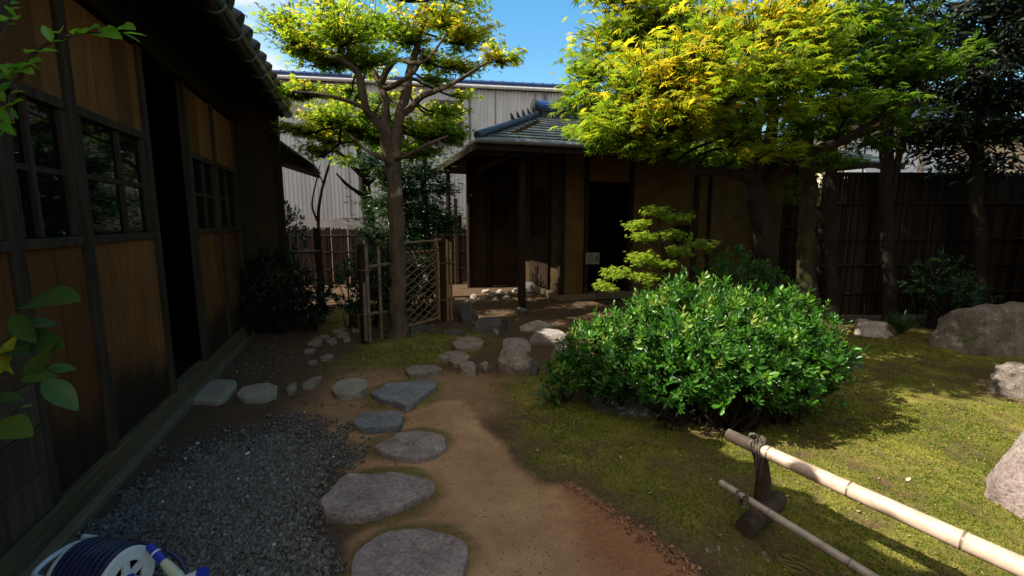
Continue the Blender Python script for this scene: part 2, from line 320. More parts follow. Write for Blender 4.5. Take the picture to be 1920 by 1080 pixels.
moss = mixc(n, .5, mossA, mossB)
gcol = ramp(n, fC, [(.3, (.035, .032, .028)), (.7, (.11, .1, .088))]); ga_ = attr(n, 'gravelly'); dark = mixc(n, ga_.outputs['Fac'], dark, gcol)
c = mixc(n, s.outputs[0], dark, tan); c = mixc(n, s.outputs[2], c, red); c = mixc(n, s.outputs[1], c, moss)
n.links.new(c, p.inputs['Base Color']); p.inputs['Roughness'].default_value = .95; p.inputs['Specular IOR Level'].default_value = .04
a = node(n, 'Math', operation='MULTIPLY_ADD'); a.inputs[1].default_value = .5; n.links.new(fC, a.inputs[0]); n.links.new(fB, a.inputs[2]); bump(n, p, a.outputs[0], .9, .014); M['ground'] = m
M['moss_blade'] = leaf_mat('moss_shoot', [(.0, (.045, .085, .012)), (.5, (.14, .17, .024)), (1., (.36, .33, .065))], .3, .8, .1, 1.0)
M['clod'] = simple('soil_clod', (.14, .065, .035), (.34, .17, .09), 30, .95, None, .5, .004, .4)
M['litter'] = leaf_mat('dead_leaf', [(.0, (.12, .06, .025)), (.6, (.3, .2, .09)), (1., (.5, .46, .3))], .2, .8, .1, 1.0)
# ------------------------------------------------------------------ ground
PATH = gp([(690,765),(760,752),(868,744),(884,757),(905,795),(945,835),(985,885),(1010,905),(1062,908),(1110,935),(1155,968),(1205,1002),(1262,1042),(1310,1090),(1380,1300),(640,1300),(640,1085),(655,1010),(720,960),(820,930),(640,880),(700,840),(600,800)])
BROWN = gp([(560,770),(640,690),(740,690),(850,700),(960,705),(940,760),(900,790),(700,860),(640,860),(600,800)])
REDP = gp([(1060,905),(1110,925),(1160,957),(1215,995),(1270,1035),(1330,1090),(1150,1090),(1080,1000)])
GRAVEL = gp([(150,1300),(-150,1300),(150,985),(250,905),(330,845),(420,812),(520,790),(600,782),(655,818),(690,850),(672,868),(634,892),(604,960),(622,1000),(650,1060),(655,1300)])
MOSS = [gp(q) for q in ([(960,715),(960,780),(1010,860),(1100,890),(1200,950),(1330,1030),(1480,1120),(2600,1300),(2600,700),(1900,640),(1610,600),(1450,800),(1100,760)],
        [(620,690),(700,640),(800,625),(900,620),(925,640),(860,665),(800,680),(700,690)], [(925,720),(985,695),(1065,705),(1080,770),(1000,800)], [(590,600),(640,575),(690,600),(650,625),(590,615)])]
xs = np.unique(np.concatenate([np.linspace(-400, -20, 14), np.linspace(-20, -4, 24), np.arange(-4, 5.2, .03), np.linspace(5.2, 20, 24), np.linspace(20, 400, 14)]))
ys = np.unique(np.concatenate([np.linspace(-200, -4, 10), np.linspace(-4, .9, 24), np.arange(.9, 4.2, .022), np.arange(4.2, 10, .05), np.linspace(10, 30, 24), np.linspace(30, 900, 20)]))
def masks(X, Y):
    j = (fbm(X, Y, 7, 3)-.5)*.22+(fbm(X, Y, 26, 9)-.5)*.09
    ss = lambda d, wd: np.clip((d+j)/wd+.5, 0, 1)
    tanm = np.maximum(np.clip((poly_sd(X, Y, PATH)+j*.3)/.06+.5, 0, 1), ss(poly_sd(X, Y, BROWN), .3)*.55)
    redm = ss(poly_sd(X, Y, REDP)+.02, .12)*.85
    gr = np.clip((poly_sd(X, Y, GRAVEL)+j+(fbm(X, Y, 4.1, 71)-.5)*.35*np.clip((Y-2.2)*2, 0, 1))/(.14+.5*np.clip((Y-2.25)*1.6, 0, 1))+.35, 0, 1)
    ms = 0
    for q in MOSS: ms = np.maximum(ms, ss(poly_sd(X, Y, q)+.02, .3))
    ms = ms*np.clip((fbm(X, Y, 1.9, 21)-.2)*3.4, 0, 1)*np.clip(.35+(fbm(X, Y, 9, 5)-.3)*2.4, 0, 1)
    ring = 0
    for (cx, cy, r) in STONE_RINGS:
        dd = np.hypot((X-cx)/r[0], (Y-cy)/r[1]); ring = np.maximum(ring, np.clip((1.28-dd+j*1.2)*4, 0, 1))
    ms = np.maximum(ms, ring*.55*np.clip((fbm(X, Y, 11, 31)-.3)*4, 0, 1))
    tanm = tanm*(1-gr)*(1-.6*ring); ms = ms*(1-gr)*(1-tanm*.75*(1-ring)); redm = redm*tanm
    return tanm, ms, redm, gr
STONE_RINGS = []
for (l, r_, t_, b_) in ((660,878,988,1110),(603,816,884,968),(700,837,804,857),(659,754,771,803),(694,820,711,762)):
    a0, a1 = G(l, (t_+b_)/2), G(r_, (t_+b_)/2); y0, y1 = G((l+r_)/2, b_).y, G((l+r_)/2, t_).y
    STONE_RINGS.append(((a0.x+a1.x)/2, (y0+y1)/2, ((a1.x-a0.x)/2, (y1-y0)/2+.02)))
def height(X, Y):
    t, ms, rd, gr = masks(X, Y)
    h = (fbm(X, Y, 1.2, 40)-.5)*.05+(fbm(X, Y, 12, 41)-.5)*.010+ms*(.012+.02*(fbm(X, Y, 18, 43)))
    d = -poly_sd(X, Y, PATH); edge = np.exp(-((d-.02)/.05)**2)*np.clip((X-.25)*3, 0, 1)*(Y < 2.6)
    h = h+edge*.035*fbm(X, Y, 20, 8)
    near = np.clip(1-np.maximum(np.abs(X)-5, 0)/3, 0, 1)*np.clip(1-np.maximum(np.abs(Y-5)-5, 0)/3, 0, 1)
    return h*near-.012
XX, YY = np.meshgrid(xs, ys); tM, mM, rM, gM = masks(XX, YY); ZZ = height(XX, YY)
V = np.stack([XX.ravel(), YY.ravel(), ZZ.ravel()], 1); nx, ny = len(xs), len(ys)
I = (np.arange(ny-1)[:, None]*nx+np.arange(nx-1)[None, :]).ravel()
F = np.stack([I, I+1, I+nx+1, I+nx], 1).ravel()
gnd = np_mesh('ground', V, F, np.full(len(I), 4), 0, M['ground'], smooth=True); tag(gnd, kind='structure')
pa = gnd.data.color_attributes.new('patch', 'FLOAT_COLOR', 'POINT'); cc = np.ones((len(V), 4), np.float32); cc[:, 0] = tM.ravel(); cc[:, 1] = mM.ravel(); cc[:, 2] = rM.ravel(); pa.data.foreach_set('color', cc.ravel())
ga2 = gnd.data.color_attributes.new('gravelly', 'FLOAT_COLOR', 'POINT'); cg = np.ones((len(V), 4), np.float32); cg[:, :3] = gM.ravel()[:, None]; ga2.data.foreach_set('color', cg.ravel())
def hz(x, y): return float(height(np.array([[x]]), np.array([[y]]))[0, 0])
def rand_in(P, n):
    P = np.array(P); lo, hi = P.min(0), P.max(0); q = RS.uniform(lo, hi, (n*6, 2)); return q[poly_sd(q[:, 0], q[:, 1], P) > 0][:n]
def rot_rand(N, s):
    q = RS.normal(size=(N, 4)); q /= np.linalg.norm(q, axis=1, keepdims=True); a, b, c, d = q.T
    R = np.stack([1-2*(c*c+d*d), 2*(b*c-a*d), 2*(b*d+a*c), 2*(b*c+a*d), 1-2*(b*b+d*d), 2*(c*d-a*b), 2*(b*d-a*c), 2*(c*d+a*b), 1-2*(b*b+c*c)], 1).reshape(N, 3, 3)
    return R*s.reshape(-1, 1, 1)
# gravel stones
P8 = [(-.9,-.6,-.45),(.8,-.7,-.4),(1,.5,-.5),(-.7,.8,-.35),(-.6,-.5,.5),(.6,-.55,.4),(.75,.45,.5),(-.5,.5,.45)]
F8 = [(0,3,2,1),(4,5,6,7),(0,1,5,4),(1,2,6,5),(2,3,7,6),(3,0,4,7)]
GR2 = gp([(120,1300),(-250,1300),(60,1000),(200,880),(330,770),(520,745),(620,760),(700,810),(690,860),(640,892),(604,960),(622,1000),(660,1060),(675,1300)]); q = rand_in(GR2, 52000); q = q[(q[:, 1] > .95)]
_, _, _, gg = masks(q[:, 0], q[:, 1]); q = q[RS.rand(len(q)) < gg**2.2*1.05]
ex = RS.uniform([-2.9, 3.4], [-1.0, 6.2], (2600, 2)); ex = ex[(RS.rand(len(ex)) < np.clip((fbm(ex[:, 0], ex[:, 1], 1.3, 77)-.42)*4, 0, .8))]; q = np.concatenate([q, ex])
s_ = np.clip(RS.lognormal(math.log(.0072), .34, len(q)), .004, .017); tn = RS.beta(1.6, 2.4, len(q))*.93; tn[RS.rand(len(q)) < .004] = 1
T = np.stack([q[:, 0], q[:, 1], height(q[:, 0], q[:, 1])+s_*.5+RS.rand(len(q))*.004], 1)
tag(scatter('gravel', P8, F8, rot_rand(len(q), s_), T, tn, M['gravel']), kind='stuff')
# moss shoots
q = np.concatenate([RS.uniform([-1.9, 1.0], [4.6, 6.2], (130000, 2)), RS.uniform([.1, 1.0], [3.4, 3.4], (150000, 2))]); _, mm, _, _ = masks(q[:, 0], q[:, 1]); pr = np.clip(mm*1.0, 0, 1)*np.clip(2.6/q[:, 1], .25, 1)
q = q[RS.rand(len(q)) < pr]; N = len(q); sz = RS.uniform(.006, .016, N)*np.clip(q[:, 1]/2.6, 1, 2.0)
tip = np.stack([RS.normal(0, .6, N), RS.normal(0, .6, N), np.abs(RS.normal(.9, .3, N))], 1); T = np.stack([q[:, 0], q[:, 1], height(q[:, 0], q[:, 1])-.002], 1)
tag(scatter('moss', [(-.22,0,0),(.22,0,0),(.1,.7,.1),(0,1,.2),(-.1,.7,.1)], [(0,1,2,3,4)], frames(tip, RS.normal(size=(N, 3)), sz), T, np.clip(fbm(q[:, 0], q[:, 1], 3, 15)*.8+RS.normal(0, .2, N)+.05, 0, 1), M['moss_blade']), kind='stuff')
# dead leaves and crumbs on moss and soil
q = RS.uniform([-2, 1.1], [4.6, 7], (5200, 2)); t_, mm, _, gg = masks(q[:, 0], q[:, 1]); q = q[RS.rand(len(q)) < np.clip(.12+mm*.7, 0, 1)*(1-gg*.9)*np.clip(1-t_*.8, 0, 1)]; N = len(q)
tip = np.stack([RS.normal(size=N), RS.normal(size=N), RS.normal(0, .2, N)], 1); nr = np.stack([RS.normal(0, .35, N), RS.normal(0, .35, N), np.ones(N)], 1)
T = np.stack([q[:, 0], q[:, 1], height(q[:, 0], q[:, 1])+.007], 1)
tag(scatter('fallen_leaves', [(0,-.5,0),(.3,-.1,.06),(.18,.3,.02),(0,.6,.08),(-.22,.25,.05),(-.3,-.15,.1)], [(0,1,2,3,4,5)], frames(tip, nr, np.where(RS.rand(N) < .06, RS.uniform(.018, .034, N), RS.uniform(.006, .018, N))), T, RS.rand(N), M['litter']), kind='stuff')
# crumbs of red earth along the scraped edge
E_ = gp([(1062,908),(1110,935),(1155,968),(1205,1002),(1262,1042),(1310,1085)]); q = []
for i in range(900):
    k = RS.randint(len(E_)-1); t = RS.rand(); a0, b0 = np.array(E_[k]), np.array(E_[k+1]); q.append(a0+(b0-a0)*t+RS.normal(0, .012+.02*(k/4), 2)-np.array([.01, 0]))
q = np.array(q); xt = np.concatenate([RS.uniform([-.9, 1.1], [1.0, 3.6], (3200, 2)), RS.uniform([-2.2, 2.6], [.8, 5.2], (2200, 2))]); q = np.concatenate([q, xt]); s_ = np.concatenate([np.clip(RS.lognormal(math.log(.0036), .55, 900), .001, .013), RS.uniform(.0012, .0045, len(xt))])
T = np.stack([q[:, 0], q[:, 1], height(q[:, 0], q[:, 1])+s_*.4], 1)
tag(scatter('soil_crumbs', P8, F8, rot_rand(len(q), s_), T, RS.rand(len(q)), M['clod']), kind='stuff')
# ------------------------------------------------------------------ stones
def flat_stone(outline, h, mat, label, group=None, rough=1., name='stepping_stone', cat='stepping stone', tilt=(0, 0)):
    P = np.array([G(a, b, h)[:2] for a, b in outline]); c = P.mean(0); P = P-c
    d = np.linalg.norm(np.roll(P, -1, 0)-P, axis=1); L = np.concatenate([[0], np.cumsum(d)]); K = 56
    u = np.linspace(0, L[-1], K, endpoint=False); PP = np.vstack([P, P[:1]]); R = np.stack([np.interp(u, L, PP[:, 0]), np.interp(u, L, PP[:, 1])], 1)
    R = (np.roll(R, 1, 0)+2*R+np.roll(R, -1, 0))/4; sz = np.sqrt(L[-1]); seed = abs(hash(label)) % 997 if False else sum(map(ord, label)) % 97
    jit = np.array([1+.07*rough*mnoise.noise(Vector((x*9/sz, y*9/sz, seed)))+.04*rough*mnoise.noise(Vector((x*34, y*34, seed)))+.02*rough*mnoise.noise(Vector((x*90, y*90, seed))) for x, y in R]); R = R*jit[:, None]
    b = MB(); V = []; rings = [(-.06, .98), (h*.3, 1.0), (h*.8, 1.0), (h*.97, .985), (h*1.0, .95), (h*1.01, .8), (h*1.01, .55), (h*1.01, .3)]
    for zi, sc_ in rings:
        for x, y in R:
            px_, py_ = x*sc_, y*sc_; nzv = mnoise.noise(Vector((px_*10+c[0]*3, py_*10+c[1]*3, seed)))*.5+mnoise.noise(Vector((px_*30, py_*30, seed)))*.2
            V.append((px_, py_, max(-.08, zi+(nzv*.022*rough if zi > 0 else 0)+(tilt[0]*px_+tilt[1]*py_)*(zi > 0))))
    V.append((0, 0, h*1.06)); F = []
    for i in range(len(rings)-1):
        for k in range(K): F.append((i*K+k, i*K+(k+1) % K, (i+1)*K+(k+1) % K, (i+1)*K+k))
    for k in range(K): F.append(((len(rings)-1)*K+k, (len(rings)-1)*K+(k+1) % K, len(V)-1))
    b.add(V, F); o = b.build(name, M[mat], smooth=True); o.location = (c[0], c[1], -.004)
    return tag(o, label, cat, group)
SG = 'stepping stones of the garden path'
flat_stone([(660,1040),(670,1028),(702,1006),(736,990),(800,988),(832,998),(872,1010),(879,1028),(872,1055),(862,1085),(840,1112),(760,1125),(700,1118),(664,1085)], .034, 'st_purple', 'largest purple-grey stepping stone, cut by the bottom edge of the picture', SG)
flat_stone([(604,958),(602,935),(625,905),(652,887),(700,886),(742,884),(790,889),(815,903),(816,914),(790,928),(762,940),(740,952),(700,963),(650,967)], .034, 'st_purple', 'long purple-grey stepping stone at the edge of the gravel', SG)
flat_stone([(699,834),(716,828),(742,813),(790,804),(812,809),(835,818),(837,836),(815,849),(780,857),(745,854),(715,845)], .034, 'st_purple', 'lilac-grey ragged oval stepping stone just beyond the long one', SG)
flat_stone([(660,787),(673,772),(712,770),(750,772),(755,777),(750,796),(730,799),(682,801),(661,793)], .034, 'st_blue', 'small dark blue-grey rectangular stepping stone with broken edges', SG, 1.5)
flat_stone([(694,735),(722,716),(775,712),(815,711),(820,722),(792,740),(776,755),(764,760),(742,752),(715,746)], .034, 'st_blue', 'blue-grey stepping stone shaped like a triangle', SG)
flat_stone([(621,727),(634,712),(662,706),(687,711),(691,721),(676,733),(645,739),(627,736)], .04, 'st_green', 'smooth pale green-grey oval stepping stone left of the triangular one', SG, .3)
flat_stone([(441,738),(460,722),(500,716),(521,722),(518,738),(495,748),(455,747)], .03, 'st_green', 'pale flat stepping stone between the slab at the wall and the two brown chips', SG, .6)
flat_stone([(345,742),(375,712),(410,709),(441,711),(445,720),(425,742),(410,751),(350,748)], .03, 'st_green', 'broad dim slab beside the house sill, below the dark doorway', SG, .6)
flat_stone([(758,693),(775,684),(815,683),(830,690),(800,699),(770,700)], .035, 'st_brown', 'thin pointed brown stone behind the blue-grey triangular stone', SG)
flat_stone([(536,728),(545,718),(556,716),(556,726),(548,735),(538,735)], .02, 'st_brown', 'smaller of two brown stone chips sunk in the soil', SG)
flat_stone([(566,718),(582,708),(602,702),(601,714),(585,724),(568,726)], .02, 'st_brown', 'larger ragged brown stone chip sunk in the soil', SG)
flat_stone([(848,642),(860,632),(885,629),(908,636),(905,645),(880,651),(855,650)], .04, 'st_brown', 'pale flat stone in the moss right of the maple trunk', SG)
flat_stone([(819,668),(835,659),(860,656),(876,660),(872,666),(845,672)], .035, 'st_brown', 'split brown stone, rear half, behind the pale-topped rock', SG)
flat_stone([(840,674),(876,662),(881,668),(870,679),(852,681)], .035, 'st_brown', 'split brown stone, front half, beside the pale-topped rock', SG)
flat_stone([(766,617),(780,608),(800,607),(803,613),(790,621),(770,622)], .025, 'st_dark', 'dark flat stone at the foot of the lattice gate', SG)
flat_stone([(826,620),(850,615),(874,620),(870,626),(840,626)], .03, 'st_dark', 'dim flat stone in moss just right of the bamboo gate post', SG)
k_ = ['pointed pale paving stone nearest the house in the path beyond the gate post', 'long thin paving stone at the left rim of the small stone path', 'paving stone in the middle of the small path, under the oblong one', 'oblong paving stone in the middle of the small stone path', 'farthest broad paving stone of the small path behind the gate post', 'rounded paving stone right of the farthest one in the small path', 'narrow paving stone touching the left gate post', 'flat paving stone below the narrow one at the gate post', 'lone small brown stone set in bare soil in front of the small path', 'small pale stone at the mossy front edge of the small path', 'slim stone lying flat in front of the pointed paving stone']
for lab, ol in zip(k_, ([(574,645),(590,632),(602,634),(604,641),(592,648)], [(590,630),(610,625),(619,629),(605,632)], [(612,640),(628,636),(632,640),(622,643)], [(610,636),(625,631),(632,633),(622,637)], [(622,620),(640,612),(651,614),(645,620),(630,622)], [(629,628),(645,621),(655,624),(650,629),(635,630)], [(658,615),(673,612),(674,618),(662,620)], [(640,634),(655,630),(657,635),(645,637)], [(576,679),(590,673),(596,675),(590,680)], [(598,668),(615,662),(627,664),(615,671),(602,672)], [(568,655),(580,652),(592,652),(588,657),(572,658)])):
    flat_stone(ol, .02, 'st_brown', lab, 'small paving stones behind the gate', 1., 'paving_stone', 'paving stone')
def boulder(c, d, mat, label, rz=0, seed=0, rough=1., cat='rock', name='rock', cuts=9, group=None, sink=.25, flat=0):
    import bmesh
    bm = bmesh.new(); bmesh.ops.create_icosphere(bm, subdivisions=5 if max(d) > .3 else 4, radius=1)
    rnd = random.Random(seed); planes = []
    for i in range(cuts):
        th = rnd.uniform(0, 2*PI); ph = rnd.uniform(-.15, .9); planes.append((Vector((math.cos(th)*math.cos(ph), math.sin(th)*math.cos(ph), math.sin(ph))), rnd.uniform(.6, .9)))
    if flat: planes.append((Vector((0, 0, 1)), flat))
    for v in bm.verts:
        p = v.co.copy(); ex = .72 if flat else .88
        p = Vector([math.copysign(abs(a)**ex, a) for a in p]); p *= (.9 if flat else .97)
        for nn, dd in planes:
            e = p.dot(nn)-dd
            if e > 0: p -= nn*e*.9
        q_ = p*1.7+Vector((seed*3.1, seed*1.7, 0)); p *= 1+rough*(.16*mnoise.noise(q_)+.07*mnoise.noise(q_*2.7)+.03*mnoise.noise(q_*7)+.012*mnoise.noise(q_*19))
        v.co = Vector((p.x*d[0]/2, p.y*d[1]/2, p.z*d[2]))
    me = bpy.data.meshes.new(name); bm.to_mesh(me); bm.free()
    o = mesh_obj(name, me, M[mat], None, True); me.set_sharp_from_angle(angle=math.radians(32)); o.location = (c[0], c[1], c[2] if len(c) > 2 else -d[2]*sink*0); o.rotation_euler = (0, 0, rz)
    return tag(o, label, cat, group)
def at2(px, py): v = G(px, py); return (v.x, v.y)
# edging rocks in front of the tea house
def rk(l, r, top, bot, mat, label, seed, depth=None, rough=1., rz=0, flat=0, grp='edging rocks between path and tea house'):
    yb = G((l+r)/2, bot).y; wd = D(r, bot, yb).x-D(l, bot, yb).x; dp = depth or wd*.8; yc = yb+dp*.42
    zt = D((l+r)/2, top, yc+dp*.15*(1 if flat else 0)).z; c = D((l+r)/2, bot, yc)
    return boulder((c.x, yc, 0), (wd*1.02, dp, max(zt*1.08/(flat or .92), .05)), mat, label, rz, seed, rough, group=grp, flat=flat)
rk(938, 1000, 634, 658, 'st_purple', 'upper grey rock with a sunlit streak, stacked behind the tall block', 3, .5, .8, flat=.75)
rk(924, 1008, 660, 701, 'st_brown', 'tall squarish block with a pale flat top beside the mossy gap', 5, .45, .8, flat=.78)
rk(986, 1072, 617, 648, 'st_cobble', 'sunlit pale slab with a broken right end, left of the bush', 8, .55, .7, flat=.7)
rk(1026, 1075, 650, 680, 'st_brown', 'shaded slab tucked under the left end of the bush', 9, .4, .8, flat=.8)
rk(970, 1042, 602, 620, 'st_cobble', 'small sunlit slab behind the patch of bright moss', 12, .4, .7, flat=.7)
rk(984, 1016, 679, 702, 'st_dark', 'small round dark rock where the bush leaves begin', 14, .25, .8)
rk(858, 900, 677, 704, 'st_brown', 'pale-topped rock with a dark underside at the path edge', 15, .34, .8, flat=.7)
rk(895, 920, 679, 697, 'st_brown', 'low flat rock joined to the pale-topped rock', 17, .25, .8, flat=.7)
rk(876, 962, 596, 627, 'st_dark', 'wide dark flat rock dappled by the sun before the tea house post', 18, .5, .8, flat=.8)
rk(852, 898, 573, 605, 'st_dark', 'rounded dark rock behind the gate post bamboo', 21, .4, 1.)
b_ = G(1003, 545); boulder((b_.x, b_.y+.1, 0), (.62, .4, .2), 'st_dark', 'dark shoe-off stone below the side wall of the tea house', .3, 23, .7, flat=.8)
for i, (px, py, wd) in enumerate([(905,560,.2),(922,553,.22),(938,548,.18),(955,551,.16),(912,547,.2),(930,563,.17),(880,567,.18),(890,557,.2),(948,559,.2),(965,546,.15)]):
    c = G(px, py); boulder((c.x, c.y, 0), (wd, wd*.8, .06), 'st_cobble', 'pale cobble in the dappled row under the tea house eaves', i, 40+i, .8, 'cobble', 'cobble', group='cobbles under the tea house eaves')
# rocks on the right
rk(1752, 1985, 582, 674, 'st_boulder', 'wide humped boulder with sun on its left shoulder, near the fence', 31, .9, .9, grp='boulders on the moss')
rk(1866, 1990, 694, 762, 'st_boulder', 'low rough dark boulder at the right edge, between the other two', 33, .5, 1.2, grp='boulders on the moss')
rk(1858, 2120, 808, 1045, 'st_purple', 'big smooth grey boulder at the right edge beside the bamboo barrier', 38, .7, .7, grp='boulders on the moss')
rk(1598, 1668, 603, 634, 'st_cobble', 'sunlit flat rock just right of the bush', 41, .6, 1.2, flat=.6, grp='boulders on the moss')
rk(1562, 1606, 648, 694, 'st_dark', 'dark rock shaded by the right end of the bush', 44, .3, .9, grp='boulders on the moss')
rk(1100, 1330, 716, 790, 'st_dark', 'broad dark rock in deep shade beneath the bush', 46, .55, .8, grp='boulders on the moss')
c = G(1388, 1000); boulder((c.x, c.y, 0), (.055, .04, .03), 'st_brown', 'small yellowish stone lying in front of the log of the barrier', .4, 52, .8, 'stone', 'small_stone')
for i, (px, py) in enumerate([(1377,1033),(1347,1031),(1438,1055),(1324,1034),(1432,1041)]):
    c = G(px, py); boulder((c.x, c.y, .0), (.026, .02, .018), 'st_brown', 'pale pebble on the moss in front of the bamboo barrier', i, 60+i, .7, 'pebble', 'pebble', group='pebbles on the moss')
# ------------------------------------------------------------------ wooden house (left)
hl = N2*(-1.36)
H = empty('wooden_house', 'old wooden house with brown board panels, dark glass panes and a tiled roof', 'house', hl, TH)
def boards(mb, y0, y1, z0, z1, x, wmean=.24, seed=0):
    r = random.Random(seed); y = y0
    while y < y1-.01:
        y2 = min(y1, y+wmean*r.uniform(.75, 1.3)); y2 = y1 if y1-y2 < .07 else y2
        th = .012+r.uniform(0, .006); mb.bx(x-.02, x+th-.01, y+.003, y2-.003, z0, z1, r.uniform(.1, .95)); y = y2
bays = [(1.55, 2.42), (2.5, 2.97), (3.05, 3.87), (4.80, 5.52), (5.58, 6.36)]
for i, (a0, b0) in enumerate(bays):
    mb = MB(); boards(mb, a0, b0, .16, 1.27, .01, .26, 3+i); mb.build('lower_panel', M['board'], H)
    mb = MB(); boards(mb, a0, b0, 1.98, 2.52, .01, .27, 23+i); mb.build('upper_panel', M['board_up'], H)
    mb = MB(); mb.bx(-.03, .035, a0, b0, 1.272, 1.318); mb.bx(-.03, .03, a0, b0, 1.93, 1.978)
    mb.bx(-.02, .022, a0, a0+.045, 1.32, 1.928); mb.bx(-.02, .022, b0-.05, b0, 1.32, 1.928)
    ym = a0+(b0-a0)*(.36 if i == 1 else .56 if i == 2 else .5); mb.bx(-.012, .016, ym-.016, ym+.016, 1.32, 1.928); mb.bx(-.01, .014, a0+.047, b0-.052, 1.61, 1.638)
    wf = mb.build('window_frame', M['grey_wood'], H, bevel=.003)
    for (ya, yb) in ((a0+.046, ym-.018), (ym+.018, b0-.052)):
        for (za, zb) in ((1.322, 1.607), (1.642, 1.926)):
            g = MB(); g.bx(-.006, -.002, ya, yb, za, zb); g.build('window_pane', M['glass'], wf)
for y in (1.5, 2.46, 3.01, 3.91, 4.75, 5.55, 6.4):
    wd = .075 if y in (2.46, 3.01) else .06
    MB().bx(-.02, .035, y-wd/2, y+wd/2, .15, 2.54).build('post', M['grey_wood'], H, bevel=.004)
MB().bx(-.06, .05, -1.5, 6.5, .03, .148).build('sill_beam', M['sill_wood'], H, bevel=.006)
MB().bx(-.06, .095, -1.5, 6.5, -.1, .03).build('plinth', M['concrete'], H, bevel=.008)
MB().bx(-.05, .05, -1.5, 6.5, 2.542, 2.68).build('lintel', M['dark_wood'], H, bevel=.004)
MB().bx(-.05, .0, -1.5, 6.5, 2.682, 3.05).build('gable_board', M['dark_wood'], H)
mb = MB(); mb.bx(-3.05, -3.0, -1.5, 9.0, 0, 3.3); mb.bx(-3, -.06, -1.52, -1.47, 0, 3.3); mb.bx(-3, -.06, 6.38, 6.43, .0, 3.1); mb.bx(-3, -.06, -1.5, 6.4, .1, .15); mb.bx(-3, -.06, -1.5, 6.4, 2.9, 2.93); mb.bx(-3, -.4, 1.0, 1.04, .15, 2.9)
mb.build('interior_wall', M['black'], H)
# near foot of the wall: old grey boards
mb = MB(); r = random.Random(4); z = .15
mb.bx(.0, .05, -1.5, 1.46, .15, .16)
for k in range(4): mb.bx(.012, .04+.004*(k % 2), -1.5, 2.42, .16+k*.19, .345+k*.19, r.uniform(.2, .8))
mb.build('skirt_board', M['grey_board'], H, bevel=.003)
mb = MB(); boards(mb, -1.5, 1.46, .93, 2.52, .01, .26, 55); mb.build('upper_panel', M['board_up'], H)
# roof
sl = .466; mb = MB()
ny_, rows = 300, 14; V = []; F = []
yy = np.linspace(-1.7, 6.9, ny_); prof = []
for rI in range(rows):
    for e in (0, 1):
        s = rI*.27+(.27 if e else 0); x = .57-s; z = 2.82+s*sl+(.0 if e else .03); prof.append((x, z))
for x, z in prof:
    for y in yy: V.append((x, y, z+.028*abs(math.sin(PI*(y+.15)/.30))**.7))
for i in range(len(prof)-1):
    for k in range(ny_-1): F.append((i*ny_+k, i*ny_+k+1, (i+1)*ny_+k+1, (i+1)*ny_+k))
mb.add(V, F); roof = mb.build('roof', M['tile'], H, smooth=True)
mb = MB()
for k in range(29):
    y = -1.55+.30*k
    mb.tube([(.60, y, 2.845), (.585, y, 2.855), (.28, y, 3.0)], [.066, .07, .062], 14)
    mb.tube([(.61, y, 2.84), (.597, y, 2.847)], [.05, .05], 14)
mb.build('eave_tile', M['tile'], roof, smooth=True)
mb = MB()
for k in range(34): mb.box((.2, -1.6+.13+k*.25, 2.912), (.9, .2495, .018), ry=math.atan(sl), tint=random.random())
mb.add([(.52,-1.7,2.795),(.52,6.9,2.795),(-3.1,6.9,4.48),(-3.1,-1.7,4.48)], [(0,1,2,3)]); mb.build('soffit_board', M['dark_wood'], H)
for k in range(19):
    MB().box((.17, -1.5+k*.46, 2.875), (.8, .05, .06), ry=math.atan(sl)).build('rafter', M['dark_wood'], H)
MB().bx(.475, .503, -1.7, 6.9, 2.70, 2.80).build('fascia', M['dark_wood'], H)
mb = MB(); V = []; F = []; g_y = [-1.7, 6.92]
for y in g_y:
    for k in range(11): th = PI+PI*k/10; V.append((.558+.066*math.cos(th), y, 2.765+.066*math.sin(th)))
    for k in range(11): th = 2*PI-PI*k/10; V.append((.558+.061*math.cos(th), y, 2.765+.061*math.sin(th)))
for k in range(22): F.append((k, (k+1) % 22, 22+(k+1) % 22, 22+k))
F += [tuple(range(21, -1, -1)), tuple(range(22, 44))]; mb.add(V, F)
for y in (1.0, 2.9, 4.8, 6.5): mb.tube([(.558, y-.02, 2.765), (.558, y+.02, 2.765)], .0695, 20, False)
gut = mb.build('gutter', M['gutter'], H, smooth=True)
for k in range(17):
    y = -1.2+k*.48; mb = MB(); mb.tube([(.558+.073*math.cos(PI*1.05+PI*.9*j/10), y, 2.765+.073*math.sin(PI*1.05+PI*.9*j/10)) for j in range(11)], .007, 6); mb.build('gutter_hook', M['hook'], gut, smooth=True)
# wing wall and small lower roof at the far end
mb = MB(); mb.bx(-.06, .42, 6.6, 6.72, 0, 2.95); mb.build('wing_wall', M['clay_dark'], H)
MB().bx(.40, .48, 6.585, 6.735, 0, 2.84).build('wing_post', M['dark_wood'], H, bevel=.004)
mb = MB(); mb.bx(-3, .0, 6.44, 6.598, 0, 3.25); mb.bx(-3, -.02, 6.73, 8.4, 0, 2.7); mb.build('end_wall', M['clay_dark'], H)
mb = MB(); A = [(.84, 2.02), (.84, 2.06), (-.2, 2.84), (-.2, 2.35)]
mb.add([(x, y, z) for y in (6.74, 7.9) for x, z in A], [(0,1,2,3),(7,6,5,4),(0,4,5,1),(1,5,6,2),(3,2,6,7),(0,3,7,4)]); lw = mb.build('lower_roof', M['dark_wood'], H)
mb = MB()
for k in range(5): mb.tube([(.85, 6.86+k*.24, 2.085), (-.2, 6.86+k*.24, 2.87)], .03, 8)
mb.build('lower_roof_tile', M['tile'], lw, smooth=True)
